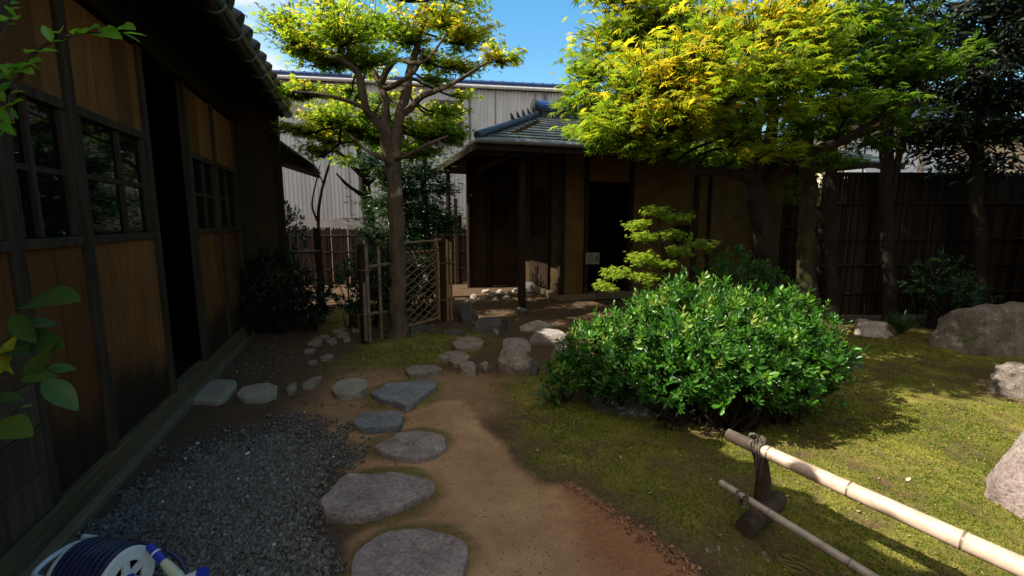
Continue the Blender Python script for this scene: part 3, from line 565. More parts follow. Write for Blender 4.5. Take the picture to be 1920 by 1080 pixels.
# ------------------------------------------------------------------ tea house
tl = Vector((-.46, 6.45, 0)); TE = empty('tea_house', 'low tea house with clay walls, deep eaves and a green slate hip roof', 'tea house', tl, TH)
ZE, ZR, W_, DP = 2.45, 3.28, 8.2, 4.4
def roof_slope(x0e, x1e, x0r, x1r, ye, yr, flip=False, tw=.2, nrow=11):
    mb = MB(); rr = random.Random(2)
    for i in range(nrow):
        f0, f1 = i/nrow, (i+1)/nrow; ya, yb = ye+(yr-ye)*f0, ye+(yr-ye)*f1; za, zb = ZE+(ZR-ZE)*f0, ZE+(ZR-ZE)*f1
        xa0, xa1 = x0e+(x0r-x0e)*f0, x1e+(x1r-x1e)*f0; xb0, xb1 = x0e+(x0r-x0e)*f1, x1e+(x1r-x1e)*f1
        k = max(2, int((xa1-xa0)/tw)); off = .5*(i % 2)
        for j in range(k+1):
            u0, u1 = max(0, (j-off)/k), min(1, (j+1-off)/k)
            if u1-u0 < .01: continue
            g = .004; p = lambda u, a0, a1: a0+(a1-a0)*u
            dz = rr.uniform(0, .008); t = rr.random()
            q = [(p(u0, xa0, xa1)+g, ya, za+.03+dz), (p(u1, xa0, xa1)-g, ya, za+.03+rr.uniform(0, .008)), (p(u1, xb0, xb1)-g, yb, zb+.012), (p(u0, xb0, xb1)+g, yb, zb+.012), (p(u0, xa0, xa1)+g, ya, za), (p(u1, xa0, xa1)-g, ya, za)]
            if flip: q = [(b_y, b_x, b_z) for b_x, b_y, b_z in q]
            mb.add(q, [(0,1,2,3) if not flip else (3,2,1,0), (4,5,1,0) if not flip else (0,1,5,4)], t)
    return mb
TR = roof_slope(0, W_, 1.72, W_-1.72, 0, DP/2).build('roof', M['tile_green'], TE)
roof_slope(0, DP, DP/2, DP/2, 0, 1.72, True).build('side_slope', M['tile_green'], TR)
mb = MB(); z_ = .03
mb.add([(0,0,ZE-z_),(W_,0,ZE-z_),(W_,DP,ZE-z_),(0,DP,ZE-z_),(1.72,DP/2,ZR-z_),(W_-1.72,DP/2,ZR-z_)], [(0,4,5,1),(1,5,2),(2,5,4,3),(3,4,0)]); mb.build('roof_deck', M['dark_wood'], TE)
mb = MB(); mb.add([(W_,0,ZE),(W_,DP,ZE),(0,DP,ZE),(1.72,DP/2,ZR),(W_-1.72,DP/2,ZR)], [(0,1,4),(1,2,3,4)]); mb.build('back_slope', M['tile_green'], TR)
mb = MB(); mb.bx(1.75, W_-1.7, DP/2-.09, DP/2+.09, ZR-.05, ZR+.1); mb.bx(1.72, W_-1.7, DP/2-.11, DP/2+.11, ZR+.1, ZR+.13)
rd = mb.build('ridge', M['tile'], TR)
mb = MB(); mb.tube([(1.66, DP/2, ZR+.2), (W_-1.6, DP/2, ZR+.2)], .1, 20); mb.build('ridge_cap', M['tile_blue'], TR, smooth=True)
mb = MB(); mb.cyl((1.60, DP/2, ZR+.19), (1.66, DP/2, ZR+.19), .125, 24); mb.cyl((1.585, DP/2, ZR+.19), (1.60, DP/2, ZR+.19), .085, 24); mb.bx(1.58, 1.7, DP/2-.12, DP/2+.12, ZR-.1, ZR+.1); mb.build('ridge_end', M['tile'], TR, smooth=True)
mb = MB(); hp = [Vector((1.72*t, DP/2*t, ZE+(ZR-ZE)*t+.06)) for t in np.linspace(0, .97, 12)]; mb.tube(hp, .055, 10)
for t in (.5, .6, .7, .8, .9):
    c = Vector((1.72*t, DP/2*t, ZE+(ZR-ZE)*t+.1)); mb.tube([c, c+Vector((-.03, -.03, .05)), c+Vector((-.055, -.05, .10))], [.035, .025, .006], 8)
mb.build('hip_ridge', M['tile'], TR, smooth=True)
mb = MB(); mb.tube([(-.02, -.03, ZE-.01), (W_+.02, -.03, ZE-.01)], .035, 12)
for x in np.arange(.7, W_, .9): mb.tube([(x-.03, -.03, ZE-.01), (x+.03, -.03, ZE-.01)], .041, 12)
mb.build('gutter', M['gutter_pale'], TE, smooth=True)
mb = MB(); mb.bx(0, W_, .0, .03, ZE-.12, ZE-.025); mb.bx(-.03, 0, -.02, DP, ZE-.12, ZE-.02); mb.build('fascia', M['dark_wood'], TE)
for k in range(17):
    x = .4+k*.45
    if x < W_-.3: MB().box((x, .62, ZE-.085+.62*.377-.03), (.05, 1.3, .06), rx=math.atan(.377)).build('rafter', M['dark_wood'], TE)
for k in range(8): MB().box((.55, .5+k*.5, ZE-.085+.55*.48-.03), (1.15, .045, .05), ry=-math.atan(.48)).build('rafter', M['grey_wood'], TE)
mb = MB(); mb.cyl((.1, .42, 2.42), (7.6, .42, 2.42), .055); mb.build('eave_beam', M['dark_wood'], TE, smooth=True)
mb = MB(); mb.cyl((.78, .2, 2.40), (.78, 3.9, 2.40), .05); mb.build('side_beam', M['dark_wood'], TE, smooth=True)
bs = boulder((0, 0, 0), (.27, .25, .09), 'st_dark', None, .3, 71, .8, None, 'post_base', flat=.8); bs.parent = TE; bs.location = (.78, .42, 0)
MB().tube([(.78, .42, .05), (.775, .42, 1.2), (.78, .42, 2.40)], [.062, .06, .055], 12, wob=.12).build('eave_post', M['dark_wood'], TE, smooth=True)
for (x, y) in ((.62, 3.25), (1.05, 3.25), (.35, 4.1), (3.9, .42)): MB().tube([(x, y, 0), (x, y, 2.40)], .055, 10, wob=.1).build('post', M['dark_wood'], TE, smooth=True)
PD = [(1.75, 2.2), (3.05, 6.9)]
mb = MB(); mb.bx(1.77, 2.18, 1.1, 1.2, .12, 2.55); mb.bx(3.06, 6.85, 1.1, 1.2, .12, 2.55); mb.bx(2.18, 3.06, 1.1, 1.2, 2.05, 2.55); mb.build('front_wall', M['plaster'], TE)
mb = MB(); mb.bx(1.75, 1.85, 1.205, 3.3, .12, 2.7); mb.build('side_wall', M['clay_dark'], TE)
mb = MB(); mb.bx(.6, 1.745, 3.3, 3.4, .0, 2.7); mb.bx(0.15, .6, 3.9, 3.98, 0, 1.5); mb.build('back_wall', M['clay_dark'], TE)
mb = MB(); mb.bx(6.75, 6.84, 1.21, 3.9, .1, 2.6); mb.bx(1.86, 6.74, 3.9, 3.98, .1, 2.7); mb.bx(1.86, 6.74, 1.21, 3.89, .16, .2); mb.bx(1.9, 1.92, 1.21, 3.89, .2, 2.6); mb.build('interior_wall', M['black'], TE)
for (x, y, s) in ((1.72, 1.08, .09), (2.18, 1.085, .07), (3.06, 1.085, .07), (4.75, 1.09, .06), (5.9, 1.09, .06), (6.87, 1.08, .1), (1.72, 3.27, .08), (1.72, 2.55, .05), (1.72, 1.65, .05)): MB().bx(x-s/2, x+s/2, y-s/2, y+s/2, .1, 2.6).build('wall_post', M['grey_wood'] if x > 6 else M['dark_wood'], TE, bevel=.003)
mb = MB(); mb.bx(1.66, 6.95, 1.03, 1.3, .0, .118); mb.bx(1.66, 1.95, 1.305, 3.3, 0, .116); mb.build('foundation', M['concrete'], TE, bevel=.01)
mb = MB(); mb.bx(1.69, 1.745, 1.68, 2.52, .16, 1.0); mb.build('wainscot', M['dark_wood'], TE)
mb = MB(); mb.bx(1.70, 1.745, 1.7, 2.5, 1.05, 1.1); mb.bx(1.70, 1.745, 1.7, 2.5, 1.95, 2.0); mb.bx(1.735, 1.746, 1.7, 2.5, 1.1, 1.95)
for k in range(9): mb.cyl((1.715, 1.74+k*.09, 1.09), (1.715, 1.74+k*.09, 1.96), .01, 6)
mb.build('lattice_window', M['dark_wood'], TE)
mb = MB(); mb.bx(1.15, 1.45, 3.27, 3.3, 1.2, 1.9); mb.build('small_window', M['dark_wood'], TE)
MB().bx(4.0, 4.35, 1.085, 1.1, .95, 1.3).build('small_shutter', M['dark_wood'], TE)
mb = MB(); mb.box((.33, 3.2, .95), (.07, .025, 1.75), rx=.0); o = mb.build('pale_board', M['bamboo_old'], None); o.parent = None
o.name = 'leaning_board'; o.location = tl; o.rotation_euler = (0, 0, TH); tag(o, 'tall narrow pale board standing at the left end of the tea house', 'board')
# small notice at the doorway
nb = empty('notice_board', 'small pale notice card standing low in the tea house doorway', 'notice', D(1111, 484, 7.75)-Vector((0, 0, .1)), .1)
MB().bx(-.115, .115, -.005, .005, 0, .19).build('card', M['card'], nb)
mb = MB()
for k in range(5): mb.bx(-.09, .03+.05*(k % 2), -.0075, -.0055, .03+k*.026, .038+k*.026)
mb.bx(-.05, -.0, -.0075, -.0055, .155, .175); mb.bx(.06, .1, -.0075, -.0055, .05, .14); mb.build('writing', M['ink'], nb)
for s in (-1, 1): MB().bx(s*.09-.008, s*.09+.008, .006, .02, -.55, .18).build('leg', M['dark_wood'], nb)
# ------------------------------------------------------------------ corrugated building behind
c0 = D(455, 412, 13.2); dzb = -.2; BA = math.atan2(.17, .985)
B = empty('corrugated_building', 'tall pale grey corrugated steel building behind the garden', 'building', (c0.x, 13.2, dzb), BA)
def corr(mb, x0, x1, z0, z1, y=0, pitch=.11, amp=.014):
    n_ = int((x1-x0)/pitch*6); V = []
    for i in range(n_+1):
        x = x0+(x1-x0)*i/n_; yv = y-amp*math.tanh(2.2*math.sin(2*PI*x/pitch)); V += [(x, yv, z0), (x, yv, z1)]
    mb.add(V, [(2*i, 2*i+2, 2*i+3, 2*i+1) for i in range(n_)])
mb = MB(); corr(mb, -1, 9.2, 1.65, 5.35); mb.build('wall', M['corr'], B, smooth=True)
mb = MB()
for k in range(4): mb.bx(-1, 9.2, .02+.003*(k % 2), .15, k*.41, k*.41+.405)
mb.build('block_base', M['block'], B, bevel=.005)
mb = MB(); mb.bx(-1, 9.2, .1, 6, 1.6, 5.3); mb.bx(9.2, 9.25, 0, 6, 0, 5.35); mb.build('body', M['block'], B)
mb = MB(); mb.bx(-1.2, 9.5, -.14, 6, 5.45, 5.52); mb.tube([(-1.2, -.12, 5.52), (9.5, -.12, 5.52)], .05, 10)
for k in range(36): mb.tube([(-1.1+k*.3, -.16, 5.53), (-1.1+k*.3, .8, 5.66)], .045, 8)
mb.build('roof_edge', M['tile_blue'], B)
mb = MB(); mb.tube([(-1.2, -.15, 5.39), (9.5, -.15, 5.39)], .05, 12); mb.build('gutter', M['corr'], B, smooth=True)
mb = MB(); mb.bx(5.3, 6.15, -.06, -.02, 3.75, 5.0); wf = mb.build('window_frame', M['gutter'], B)
MB().bx(5.36, 6.09, -.075, -.062, 3.81, 4.94).build('window_pane', M['glass'], wf)
mb = MB(); mb.tube([(6.35, -.06, 1.7), (6.35, -.06, 5.35)], .03, 8); mb.tube([(8.6, -.06, 1.7), (8.6, -.06, 5.35)], .035, 8); mb.build('drain_pipe', M['gutter_pale'], B, smooth=True)
for x in (2.9, 7.1, 8.3): MB().bx(x-.012, x+.012, -.03, -.016, 1.7, 5.3).build('seam_strip', M['rust'] if x == 8.3 else M['gutter_pale'], B)
# house beyond the fence on the right
f0 = D(1560, 412, 10.5); FH = empty('neighbour_house', 'cream neighbouring house with frosted windows seen over the right fence', 'house', (f0.x, 10.5, 0), .05)
MB().bx(0, 4.6, .0, 4, 0, 3.5).build('wall', M['cream'], FH)
for k in range(4): 
    wf = MB().bx(.12+k*.42, .12+k*.42+.41, -.06, -.005, 2.25, 3.2).build('window_frame', M['grey_wood'], FH)
    MB().bx(.14+k*.42, .12+k*.42+.39, -.075, -.061, 2.28, 3.17).build('window_pane', M['white_panel'], wf)
MB().bx(0, 2.2, -.2, -.005, 2.12, 2.2).build('window_sill', M['grey_wood'], FH)
mb = MB(); mb.bx(1.95, 2.5, -.05, -.004, 2.0, 3.3); mb.build('white_panel', M['white_panel'], FH)
MB().bx(2.15, 2.45, -.12, -.055, 3.0, 3.3).build('rusty_box', M['rust'], FH)
mb = MB(); mb.add([(-.4,-.5,3.45),(4.0,-.5,3.45),(5.2,-.5,2.6),(5.2,4.4,2.6),(4.0,4.4,3.45),(-.4,4.4,3.45),(2,2,4.6),(3.2,2,4.6)], [(0,1,7,6),(1,2,3,4,7),(4,5,6,7),(5,0,6)]); mb.build('roof', M['tile'], FH)
# ------------------------------------------------------------------ fences
def slat_fence(name, label, p0, p1, h, rails, mat, pitch=.035, top='straight', cap=True, posts=3, group=None, base=.03):
    d = Vector((p1[0]-p0[0], p1[1]-p0[1], 0)); L = d.length; f = empty(name, label, 'fence', (p0[0], p0[1], 0), math.atan2(d.y, d.x), group); rr = random.Random(int(L*100))
    mb = MB(); x = 0
    while x < L:
        wv = pitch*rr.uniform(.75, 1.2); hh = h+(rr.uniform(-.03, .03) if top == 'ragged' else 0)
        if top == 'ragged' and rr.random() < .05: x += .018
        V = []; 
        for z in (base, hh*.5, hh):
            for k in range(5): th = PI+PI*k/4; V.append((x+wv/2+wv/2*math.cos(th), .012*math.sin(th)+.004*mnoise.noise(Vector((x*9, z*2, 1))), z))
        F = [(r_*5+k, r_*5+k+1, (r_+1)*5+k+1, (r_+1)*5+k) for r_ in range(2) for k in range(4)]+[(0,5,10,14,9,4),(10,11,12,13,14)]
        mb.add(V, F, rr.random()); x += wv+.001
    mb.build('slat_panel', M[mat], f, smooth=True)
    for z in rails:
        r_ = MB(); r_.tube([(0, -.03, z), (L*.5, -.032, z+.008), (L, -.03, z)], .018, 8); r_.tube([(0, .03, z), (L, .03, z)], .018, 8)
        for k in range(int(L/.6)): r_.box((.3+k*.6, -.03, z), (.02, .05, .05))
        r_.build('rail', M['bark_dark'] if mat == 'brush' else M['dark_wood'], f, smooth=True)
    if cap: MB().bx(-.03, L, -.06, .06, h+.004, h+.05).build('cap_rail', M['dark_wood'], f, bevel=.006)
    for k in range(posts): MB().cyl((L*k/(posts-1) if posts > 1 else 0, .06, -.05), (L*k/(posts-1) if posts > 1 else 0, .06, h+.02), .05, 10).build('post', M['dark_wood'], f, smooth=True)
    return f
a0, a1 = D(1548, 412, 6.68), D(2200, 412, 6.9); slat_fence('bamboo_fence', 'tall dark split-bamboo fence along the right side of the garden', a0, a1, 2.0, [.35, .75, 1.12, 1.62], 'fence_slat', .034, posts=5)
a0, a1 = D(1472, 412, 8.3), D(1600, 412, 7.9); slat_fence('low_bamboo_fence', 'short dark bamboo fence with stacked rails between tea house and mossy trunk', a0, a1, 1.62, [.3, .62, .95, 1.28], 'fence_slat', .03, posts=2)
a0, a1 = D(440, 412, 9.6), D(930, 412, 10.4); slat_fence('brushwood_fence', 'brown brushwood fence with a ragged top in front of the corrugated building', a0, a1, 1.22, [.35, .72, 1.06], 'brush', .03, 'ragged', False, 4)
# low rail fence by the house
rf = empty('rail_fence', 'low bamboo rail fence with thin posts at the end of the house', 'fence', G(593, 603), 0); base = G(593, 603)
def rel(px, py, Y): return D(px, py, Y)-base
Yb = base.y
for (px, top, Y, r_) in ((593, 428, Yb, .045), (476, 446, Yb+.1, .035), (540, 438, Yb+.05, .02), (556, 440, Yb+.06, .018), (533, 440, Yb+.05, .015)):
    q0 = rel(px, 412, Y); MB().tube([(q0.x, q0.y, -.05), (q0.x+.01, q0.y, .6), (q0.x, q0.y, D(px, top, Y).z)], r_, 10, wob=.1).build('post', M['bark_dark'] if r_ > .03 else M['bamboo_old'], rf, smooth=True)
for (y0, y1, r_) in ((477, 471, .016), (560, 548, .014)):
    MB().tube([rel(474, y0, Yb+.06), rel(540, (y0+y1)/2-1, Yb+.0), rel(600, y1, Yb-.05)], r_, 8).build('rail', M['bamboo_old'], rf, smooth=True)
# ------------------------------------------------------------------ gate with lozenge lattice
def bamboo_pole(mb, a, b, r, nodes, seg=14, r2=None):
    a, b = Vector(a), Vector(b); d = (b-a); L = d.length; u = d.normalized(); P = []; R = []; r2 = r2 or r
    for t, k in sorted([(0, 0), (1, 0)]+[(x, 1) for x in nodes]):
        rr_ = r+(r2-r)*t
        if k:
            for off, s in ((-.012, 1), (-.005, 1.06), (-.002, .97), (.002, .97), (.005, 1.07), (.012, 1)): P.append(a+u*(t*L+off*(r/.03))); R.append(rr_*s)
        else: P.append(a+u*t*L); R.append(rr_)
    n0 = len(mb.v); mb.tube(P, R, seg)
    tt = []
    for Rv, i in zip(R, range(len(R))):
        base_r = r+(r2-r)*((P[i]-a).length/L); tt += [.25 if Rv < base_r*.985 else 1.]*seg
    mb.t[n0:n0+len(tt)] = tt
    return mb
gl = G(688, 640); gr_ = G(832, 600)
gL = empty('gate_post', 'dark round gate post with pale bamboo bound to it, left of the maple trunk', 'gate post', gl, 0, 'posts of the lattice gate')
ztop = D(688, 458, gl.y).z
MB().tube([(-.02, 0, -.05), (-.02, 0, ztop*.5), (-.02, 0, ztop)], .045, 12, wob=.12).build('post', M['dark_wood'], gL, smooth=True)
bamboo_pole(MB(), (.045, -.02, 0), (.04, -.02, ztop-.02), .022, (.3, .62, .85)).build('bamboo_stake', M['bamboo_old'], gL, smooth=True)
bamboo_pole(MB(), (.01, -.055, .02), (.012, -.055, ztop*.62), .02, (.35, .75)).build('bamboo_stake', M['bamboo_old'], gL, smooth=True)
for z in (.32, ztop*.74): MB().tube([(.01+.075*math.cos(k*PI/6), -.01+.065*math.sin(k*PI/6), z+.004*math.sin(k)) for k in range(13)], .008, 6).build('binding', M['rope'], gL, smooth=True)
# side rails between left post and trunk (fence stub)
stub = empty('bamboo_rail', 'two short bamboo rails running from the left gate post past the maple trunk', 'bamboo rails', gl, 0)
for py0, py1 in ((500, 489), (588, 580)):
    bamboo_pole(MB(), D(692, py0, gl.y)-gl, D(775, py1, gl.y+.75)-gl, .018, (.4, .8)).build('rail', M['bamboo_old'], stub, smooth=True)
q0 = D(707, 412, gl.y+.15)-gl; bamboo_pole(MB(), (q0.x, q0.y, 0), (q0.x, q0.y, D(707, 462, gl.y+.15).z), .02, (.3, .7)).build('upright', M['bamboo_old'], stub, smooth=True)
gR = empty('gate_post', 'reddish-brown gate post with upright yellow bamboo canes beside the lattice', 'gate post', gr_, 0, 'posts of the lattice gate')
zt = D(832, 450, gr_.y).z
MB().tube([(0, 0, -.05), (0, 0, zt*.5), (0, 0, zt-.02)], .05, 12, wob=.1).build('post', M['dark_wood'], gR, smooth=True)
for dx, dy, hgt, r_ in ((-.075, -.02, zt+.03, .026), (.065, -.03, zt+.01, .02), (.115, -.02, zt-.02, .02), (.06, .05, zt, .02)):
    bamboo_pole(MB(), (dx, dy, 0), (dx, dy, hgt), r_, (.22, .5, .78)).build('bamboo_cane', M['bamboo_yellow'], gR, smooth=True)
for z in (.3, zt*.72):
    MB().tube([(.02+.13*math.cos(k*PI/6), -.0+.075*math.sin(k*PI/6), z+.006*math.sin(k*2)) for k in range(13)], .01, 6).build('binding', M['rope'], gR, smooth=True)
# lattice leaf: hinged at the right post, plane towards the left post
gd = Vector((gl.x-gr_.x, gl.y-gr_.y, 0)).normalized(); ga = math.atan2(gd.y, gd.x)
LG = empty('lattice_gate', 'bamboo gate leaf woven in open lozenges beside the maple trunk', 'gate', gr_+gd*.1, ga)
Wg, z0g, z1g = .8, .06, .98
mb = MB(); nrow, ncol = 9, 2; ch, cw = (z1g-z0g)/nrow, Wg/ncol
for j in range(nrow):
    zm = z0g+(j+.5)*ch
    for sgn in (0, 1):
        P = [(i*cw/2, .006*(1 if (i+sgn) % 2 else -1), zm+ch*.5*(1 if (i+sgn) % 2 else -1)) for i in range(2*ncol+1)]
        for i in range(len(P)-1): mb.tube([P[i], P[i+1]], .008, 6)
mb.build('lattice', M['bamboo_yellow'], LG, smooth=True)
for z in (z0g-.01, z1g+.01): bamboo_pole(MB(), (-.02, 0, z), (Wg+.03, 0, z), .018, (.4, .8)).build('frame_rail', M['bamboo_yellow'], LG, smooth=True)
mb = MB()
for k in range(9): mb.tube([(k*.09+.02*math.cos(a), .026*math.sin(a), z1g+.012+.026*math.cos(a)) for a in np.linspace(0, 2*PI, 9)], .007, 6)
mb.build('binding', M['bark_dark'], LG, smooth=True)
for x in (-.01, Wg+.015): bamboo_pole(MB(), (x, 0, z0g-.05), (x, 0, z1g+.06), .018, (.3, .6, .9)).build('frame_stile', M['bamboo_yellow'], LG, smooth=True)
bamboo_pole(MB(), (-.05, .02, 1.13), (Wg+.1, .02, 1.11), .012, (.5,)).build('top_rail', M['bamboo_yellow'], LG, smooth=True)
MB().bx(.2, .28, -.018, -.01, .58, .68).build('wooden_tag', M['paper'], LG)
# ------------------------------------------------------------------ bamboo barrier (front right)
e0 = D(1365, 815, 2.21); e1 = D(1935, 1072, 1.32); dv = (e1-e0); e2 = e0+dv*1.5
BB = empty('bamboo_barrier', 'low barrier of two pale bamboo poles tied to a short post on a log', 'barrier', G(1425, 965), 0); bo = BB.location.copy()
M['bamboo_grey'] = bamboo_mat('grey_bamboo', (.17, .13, .1), (.31, .25, .2), (.4, .33, .27))
R_ = .0295; Lp = (e2-e0).length
bamboo_pole(MB(), e0-bo, e2-bo, R_, (.135, .345, .565, .8), 24, .036).build('upper_pole', M['bamboo'], BB, smooth=True)
mb = MB(); u = (e0-bo)-dv.normalized()*.0015; mb.tube([u, u+dv.normalized()*.001], .026, 20); mb.build('pole_end', M['sill_wood'], BB)
l0 = D(1351, 905, 2.04); l1 = D(1640, 1085, 1.50); l2 = l0+(l1-l0)*1.9
bamboo_pole(MB(), l0-bo, l2-bo, .0165, (.2, .46, .7, .93), 18, .019).build('lower_pole', M['bamboo_grey'], BB, smooth=True)
pz = D(1428, 838, bo.y).z; px0 = G(1425, 962)-bo; pxt = D(1429, 832, bo.y-.02)-bo
MB().tube([(px0.x, px0.y, .02), (px0.x+.002, px0.y-.004, pz*.5), (pxt.x, pxt.y+.02, pz-.01)], [.036, .034, .03], 14, wob=.15).build('post', M['bark_post'], BB, smooth=True)
la, lb = G(1403, 985, .045)-bo, G(1452, 940, .045)-bo; ld = (lb-la); MB().tube([la-ld*.12, la, la+ld*.5, lb, lb+ld*.15], [.044, .047, .046, .045, .041], 16, wob=.1).build('log', M['bark_post'], BB, smooth=True)
cx = e0+dv*((bo.y-e0.y)/dv.y)-bo; ux = dv.normalized(); sd_ = Vector((-ux.y, ux.x, 0)).normalized(); uz = ux.cross(sd_)*-1
mb = MB(); rr = random.Random(3)
for k in range(7):
    o_ = cx+ux*(-.02+.007*k); mb.tube([o_+(sd_*math.cos(a)+Vector((0, 0, 1))*math.sin(a))*(.0355+rr.uniform(0, .005))+ux*(.008*math.sin(a*2+k)) for a in np.linspace(0, 2*PI, 17)], .0042, 5, wob=.8)
for k in range(26):
    s_ = cx+sd_*rr.uniform(-.036, .036)+ux*rr.uniform(-.02, .02)+Vector((0, 0, .01)); L_ = rr.uniform(.05, .14); mb.tube([s_, s_+Vector((rr.uniform(-.01, .01), -.02, -L_*.4)), s_+Vector((rr.uniform(-.015, .01), -.028+rr.uniform(-.008, .008), -L_))], [.0035, .003, .0012], 5, wob=.6)
kz = cx+Vector((0, 0, .04))
for k in range(22):
    a = rr.uniform(0, 2*PI); v_ = Vector((math.cos(a)*.022, math.sin(a)*.02, rr.uniform(0, .02))); mb.tube([kz-v_*.8, kz+Vector((0, 0, .012)), kz+v_, kz+v_*1.3+Vector((0, 0, -.012))], [.004, .005, .004, .0015], 5, wob=.7)
mb.tube([kz, kz+Vector((-.012, 0, .022)), kz+Vector((-.03, 0, .034)), kz+Vector((-.046, .005, .03)), kz+Vector((-.052, .005, .018))], [.008, .007, .006, .007, .003], 8, wob=.8)
mb.build('rope_binding', M['rope'], BB, smooth=True)
lc = l0.lerp(l1, .2)-bo; mb = MB()
for k in range(8):
    mb.tube([lc+Vector((.018*math.cos(a)-.018+.005*k, .022*math.sin(a+.2*k), .024*math.sin(a+.8*k))) for a in np.linspace(0, 2*PI, 13)], .0042, 5, wob=.8)
mb.tube([lc, lc+Vector((-.01, -.03, .02)), lc+Vector((-.03, -.04, -.02))], [.012, .01, .004], 6, wob=.5); mb.build('rope_knot', M['rope'], BB, smooth=True)
# bare roots near the lower pole
mb = MB(); rr = random.Random(8)
for k in range(12):
    a = G(1470+rr.uniform(-25, 70), 1025+rr.uniform(0, 40)); b = G(1560+rr.uniform(-20, 60), 1075+rr.uniform(-5, 40)); P = [a.lerp(b, t)+Vector((rr.uniform(-.012, .012), rr.uniform(-.012, .012), .006+rr.uniform(0, .01))) for t in np.linspace(0, 1, 6)]
    mb.tube(smooth_path(P, 3), rr.uniform(.0009, .0022), 5)
tag(mb.build('dry_stalks', M['litter'], smooth=True), 'bunch of thin dry stalks lying on the moss by the lower bamboo pole', 'dry stalks')
# ------------------------------------------------------------------ hose reel
hc = G(240, 1080, .135)
hr = empty('hose_reel', 'blue garden hose wound on a white reel, cut by the bottom left corner', 'hose reel', (hc.x-.095, hc.y+.01, 0), -.16); hr.scale = (.76, .76, .76)
zc = .145
mb = MB()
for k in range(9):
    for lay in range(2):
        x = -.135+k*.028+.014*lay; R0 = .115+.024*lay; mb.tube([(x+.004*math.sin(a*3+k), R0*math.cos(a), zc+.025+R0*math.sin(a)) for a in np.linspace(0, 2*PI, 33)], .0145, 8, False)
mb.build('hose', M['hose'], hr, smooth=True)
def ring_disc(mb, x0, x1, r0, r1, a0=0, a1=2*PI, n_=40, cz=.17):
    V = []
    for a in np.linspace(a0, a1, n_+1):
        for (x, r) in ((x0, r0), (x0, r1), (x1, r1), (x1, r0)): V.append((x, r*math.cos(a), cz+r*math.sin(a)))
    F = []
    for i in range(n_):
        for k in range(4): F.append((i*4+k, i*4+(k+1) % 4, (i+1)*4+(k+1) % 4, (i+1)*4+k))
    mb.add(V, F)
for x in (.115, -.16):
    mb = MB(); ring_disc(mb, x, x+.02, .078, .14); mb.build('side_plate', M['white_metal'], hr, smooth=True, bevel=.003)
    mb = MB(); ring_disc(mb, x+.001, x+.021, .0, .035)
    for a in np.linspace(.3, 2*PI+.3, 6)[:-1]: mb.box((x+.01, .06*math.cos(a), .17+.06*math.sin(a)), (.018, .06, .03), rx=a)
    mb.build('spoke_plate', M['white_metal'], hr, smooth=True)
MB().cyl((.136, 0, .17), (.15, 0, .17), .022, 16).build('hub', M['blue_plastic'], hr, smooth=True)
P = smooth_path([(.13, -.07, .215), (.09, -.11, .235), (0, -.125, .235), (-.15, -.13, .235), (-.235, -.11, .235), (-.26, -.03, .245), (-.235, .05, .26), (-.19, .08, .265)], 5); MB().tube(P, .0125, 10).build('frame_tube', M['white_metal'], hr, smooth=True)
for x in (-.18, .145):
    P = smooth_path([(x, -.16, .015), (x, -.06, .1), (x, 0, .17), (x, .07, .1), (x, .16, .015)], 4); MB().tube(P, .012, 10).build('frame_foot', M['white_metal'], hr, smooth=True)
MB().cyl((-.21, .09, .28), (-.14, .09, .28), .015, 10).build('crank_grip', M['white_metal'], hr, smooth=True)
nz0 = Vector((.19, .1, .23)); nd = Vector((.20, -.05, -.10)).normalized()
MB().tube([nz0-nd*.06, nz0, nz0+nd*.02, nz0+nd*.065], [.017, .02, .021, .018], 14).build('hose_coupling', M['blue_plastic'], hr, smooth=True)
MB().tube([nz0-nd*.008, nz0+nd*.002], .0215, 14).build('coupling_band', M['white_metal'], hr, smooth=True)
MB().tube([nz0+nd*.06, nz0+nd*.1, nz0+nd*.17, nz0+nd*.2], [.019, .024, .026, .022], 14).build('nozzle_grip', M['nozzle'], hr, smooth=True)
ne = nz0+nd*.2; nh = Vector((.11, .03, .035)).normalized()
MB().tube([ne, ne+nh*.03, ne+nh*.09], [.016, .022, .026], 16).build('nozzle_head', M['white_metal'], hr, smooth=True)
MB().tube([ne+nh*.085, ne+nh*.1, ne+nh*.112], [.029, .031, .029], 18).build('nozzle_ring', M['blue_plastic'], hr, smooth=True)
MB().tube([nz0+nd*.03+Vector((.02, .03, .01)), nz0+nd*.1+Vector((.03, .035, .012)), ne+Vector((.0, .03, .01))], [.011, .012, .008], 10).build('trigger', M['hose'], hr, smooth=True)
# ------------------------------------------------------------------ plants
def maple_leaf(lobes=7, droop=.18):
    if lobes == 7: tips = [(-128, .5), (-82, .78), (-40, .95), (0, 1.05), (40, .95), (82, .78), (128, .5)]; inn = .27
    else: tips = [(-110, .55), (-52, .9), (0, 1.05), (52, .9), (110, .55)]; inn = .3
    V = [(0, .12, 0)]; ring = [(0, -.05, 0)]
    for i, (a, r) in enumerate(tips):
        t = math.radians(a); ring.append((math.sin(t)*r, .12+math.cos(t)*r, -droop*r))
        if i < len(tips)-1: t2 = math.radians((a+tips[i+1][0])/2); ring.append((math.sin(t2)*inn, .12+math.cos(t2)*inn, .02))
    V += ring; n_ = len(ring); return V, [(0, 1+(i+1) % n_, 1+i) for i in range(n_)]
L7, F7 = maple_leaf(7, .26); L5, F5 = maple_leaf(5, .3)
OV = [(0,0,0),(.2,.25,.03),(.24,.55,.02),(.12,.85,-.05),(0,1,-.1),(-.12,.85,-.05),(-.24,.55,.02),(-.2,.25,.03),(0,.3,-.03),(0,.62,-.03)]
OF = [(0,1,8),(1,2,9,8),(2,3,9),(3,4,9),(4,5,9),(5,6,9),(6,7,8,9),(7,0,8)]
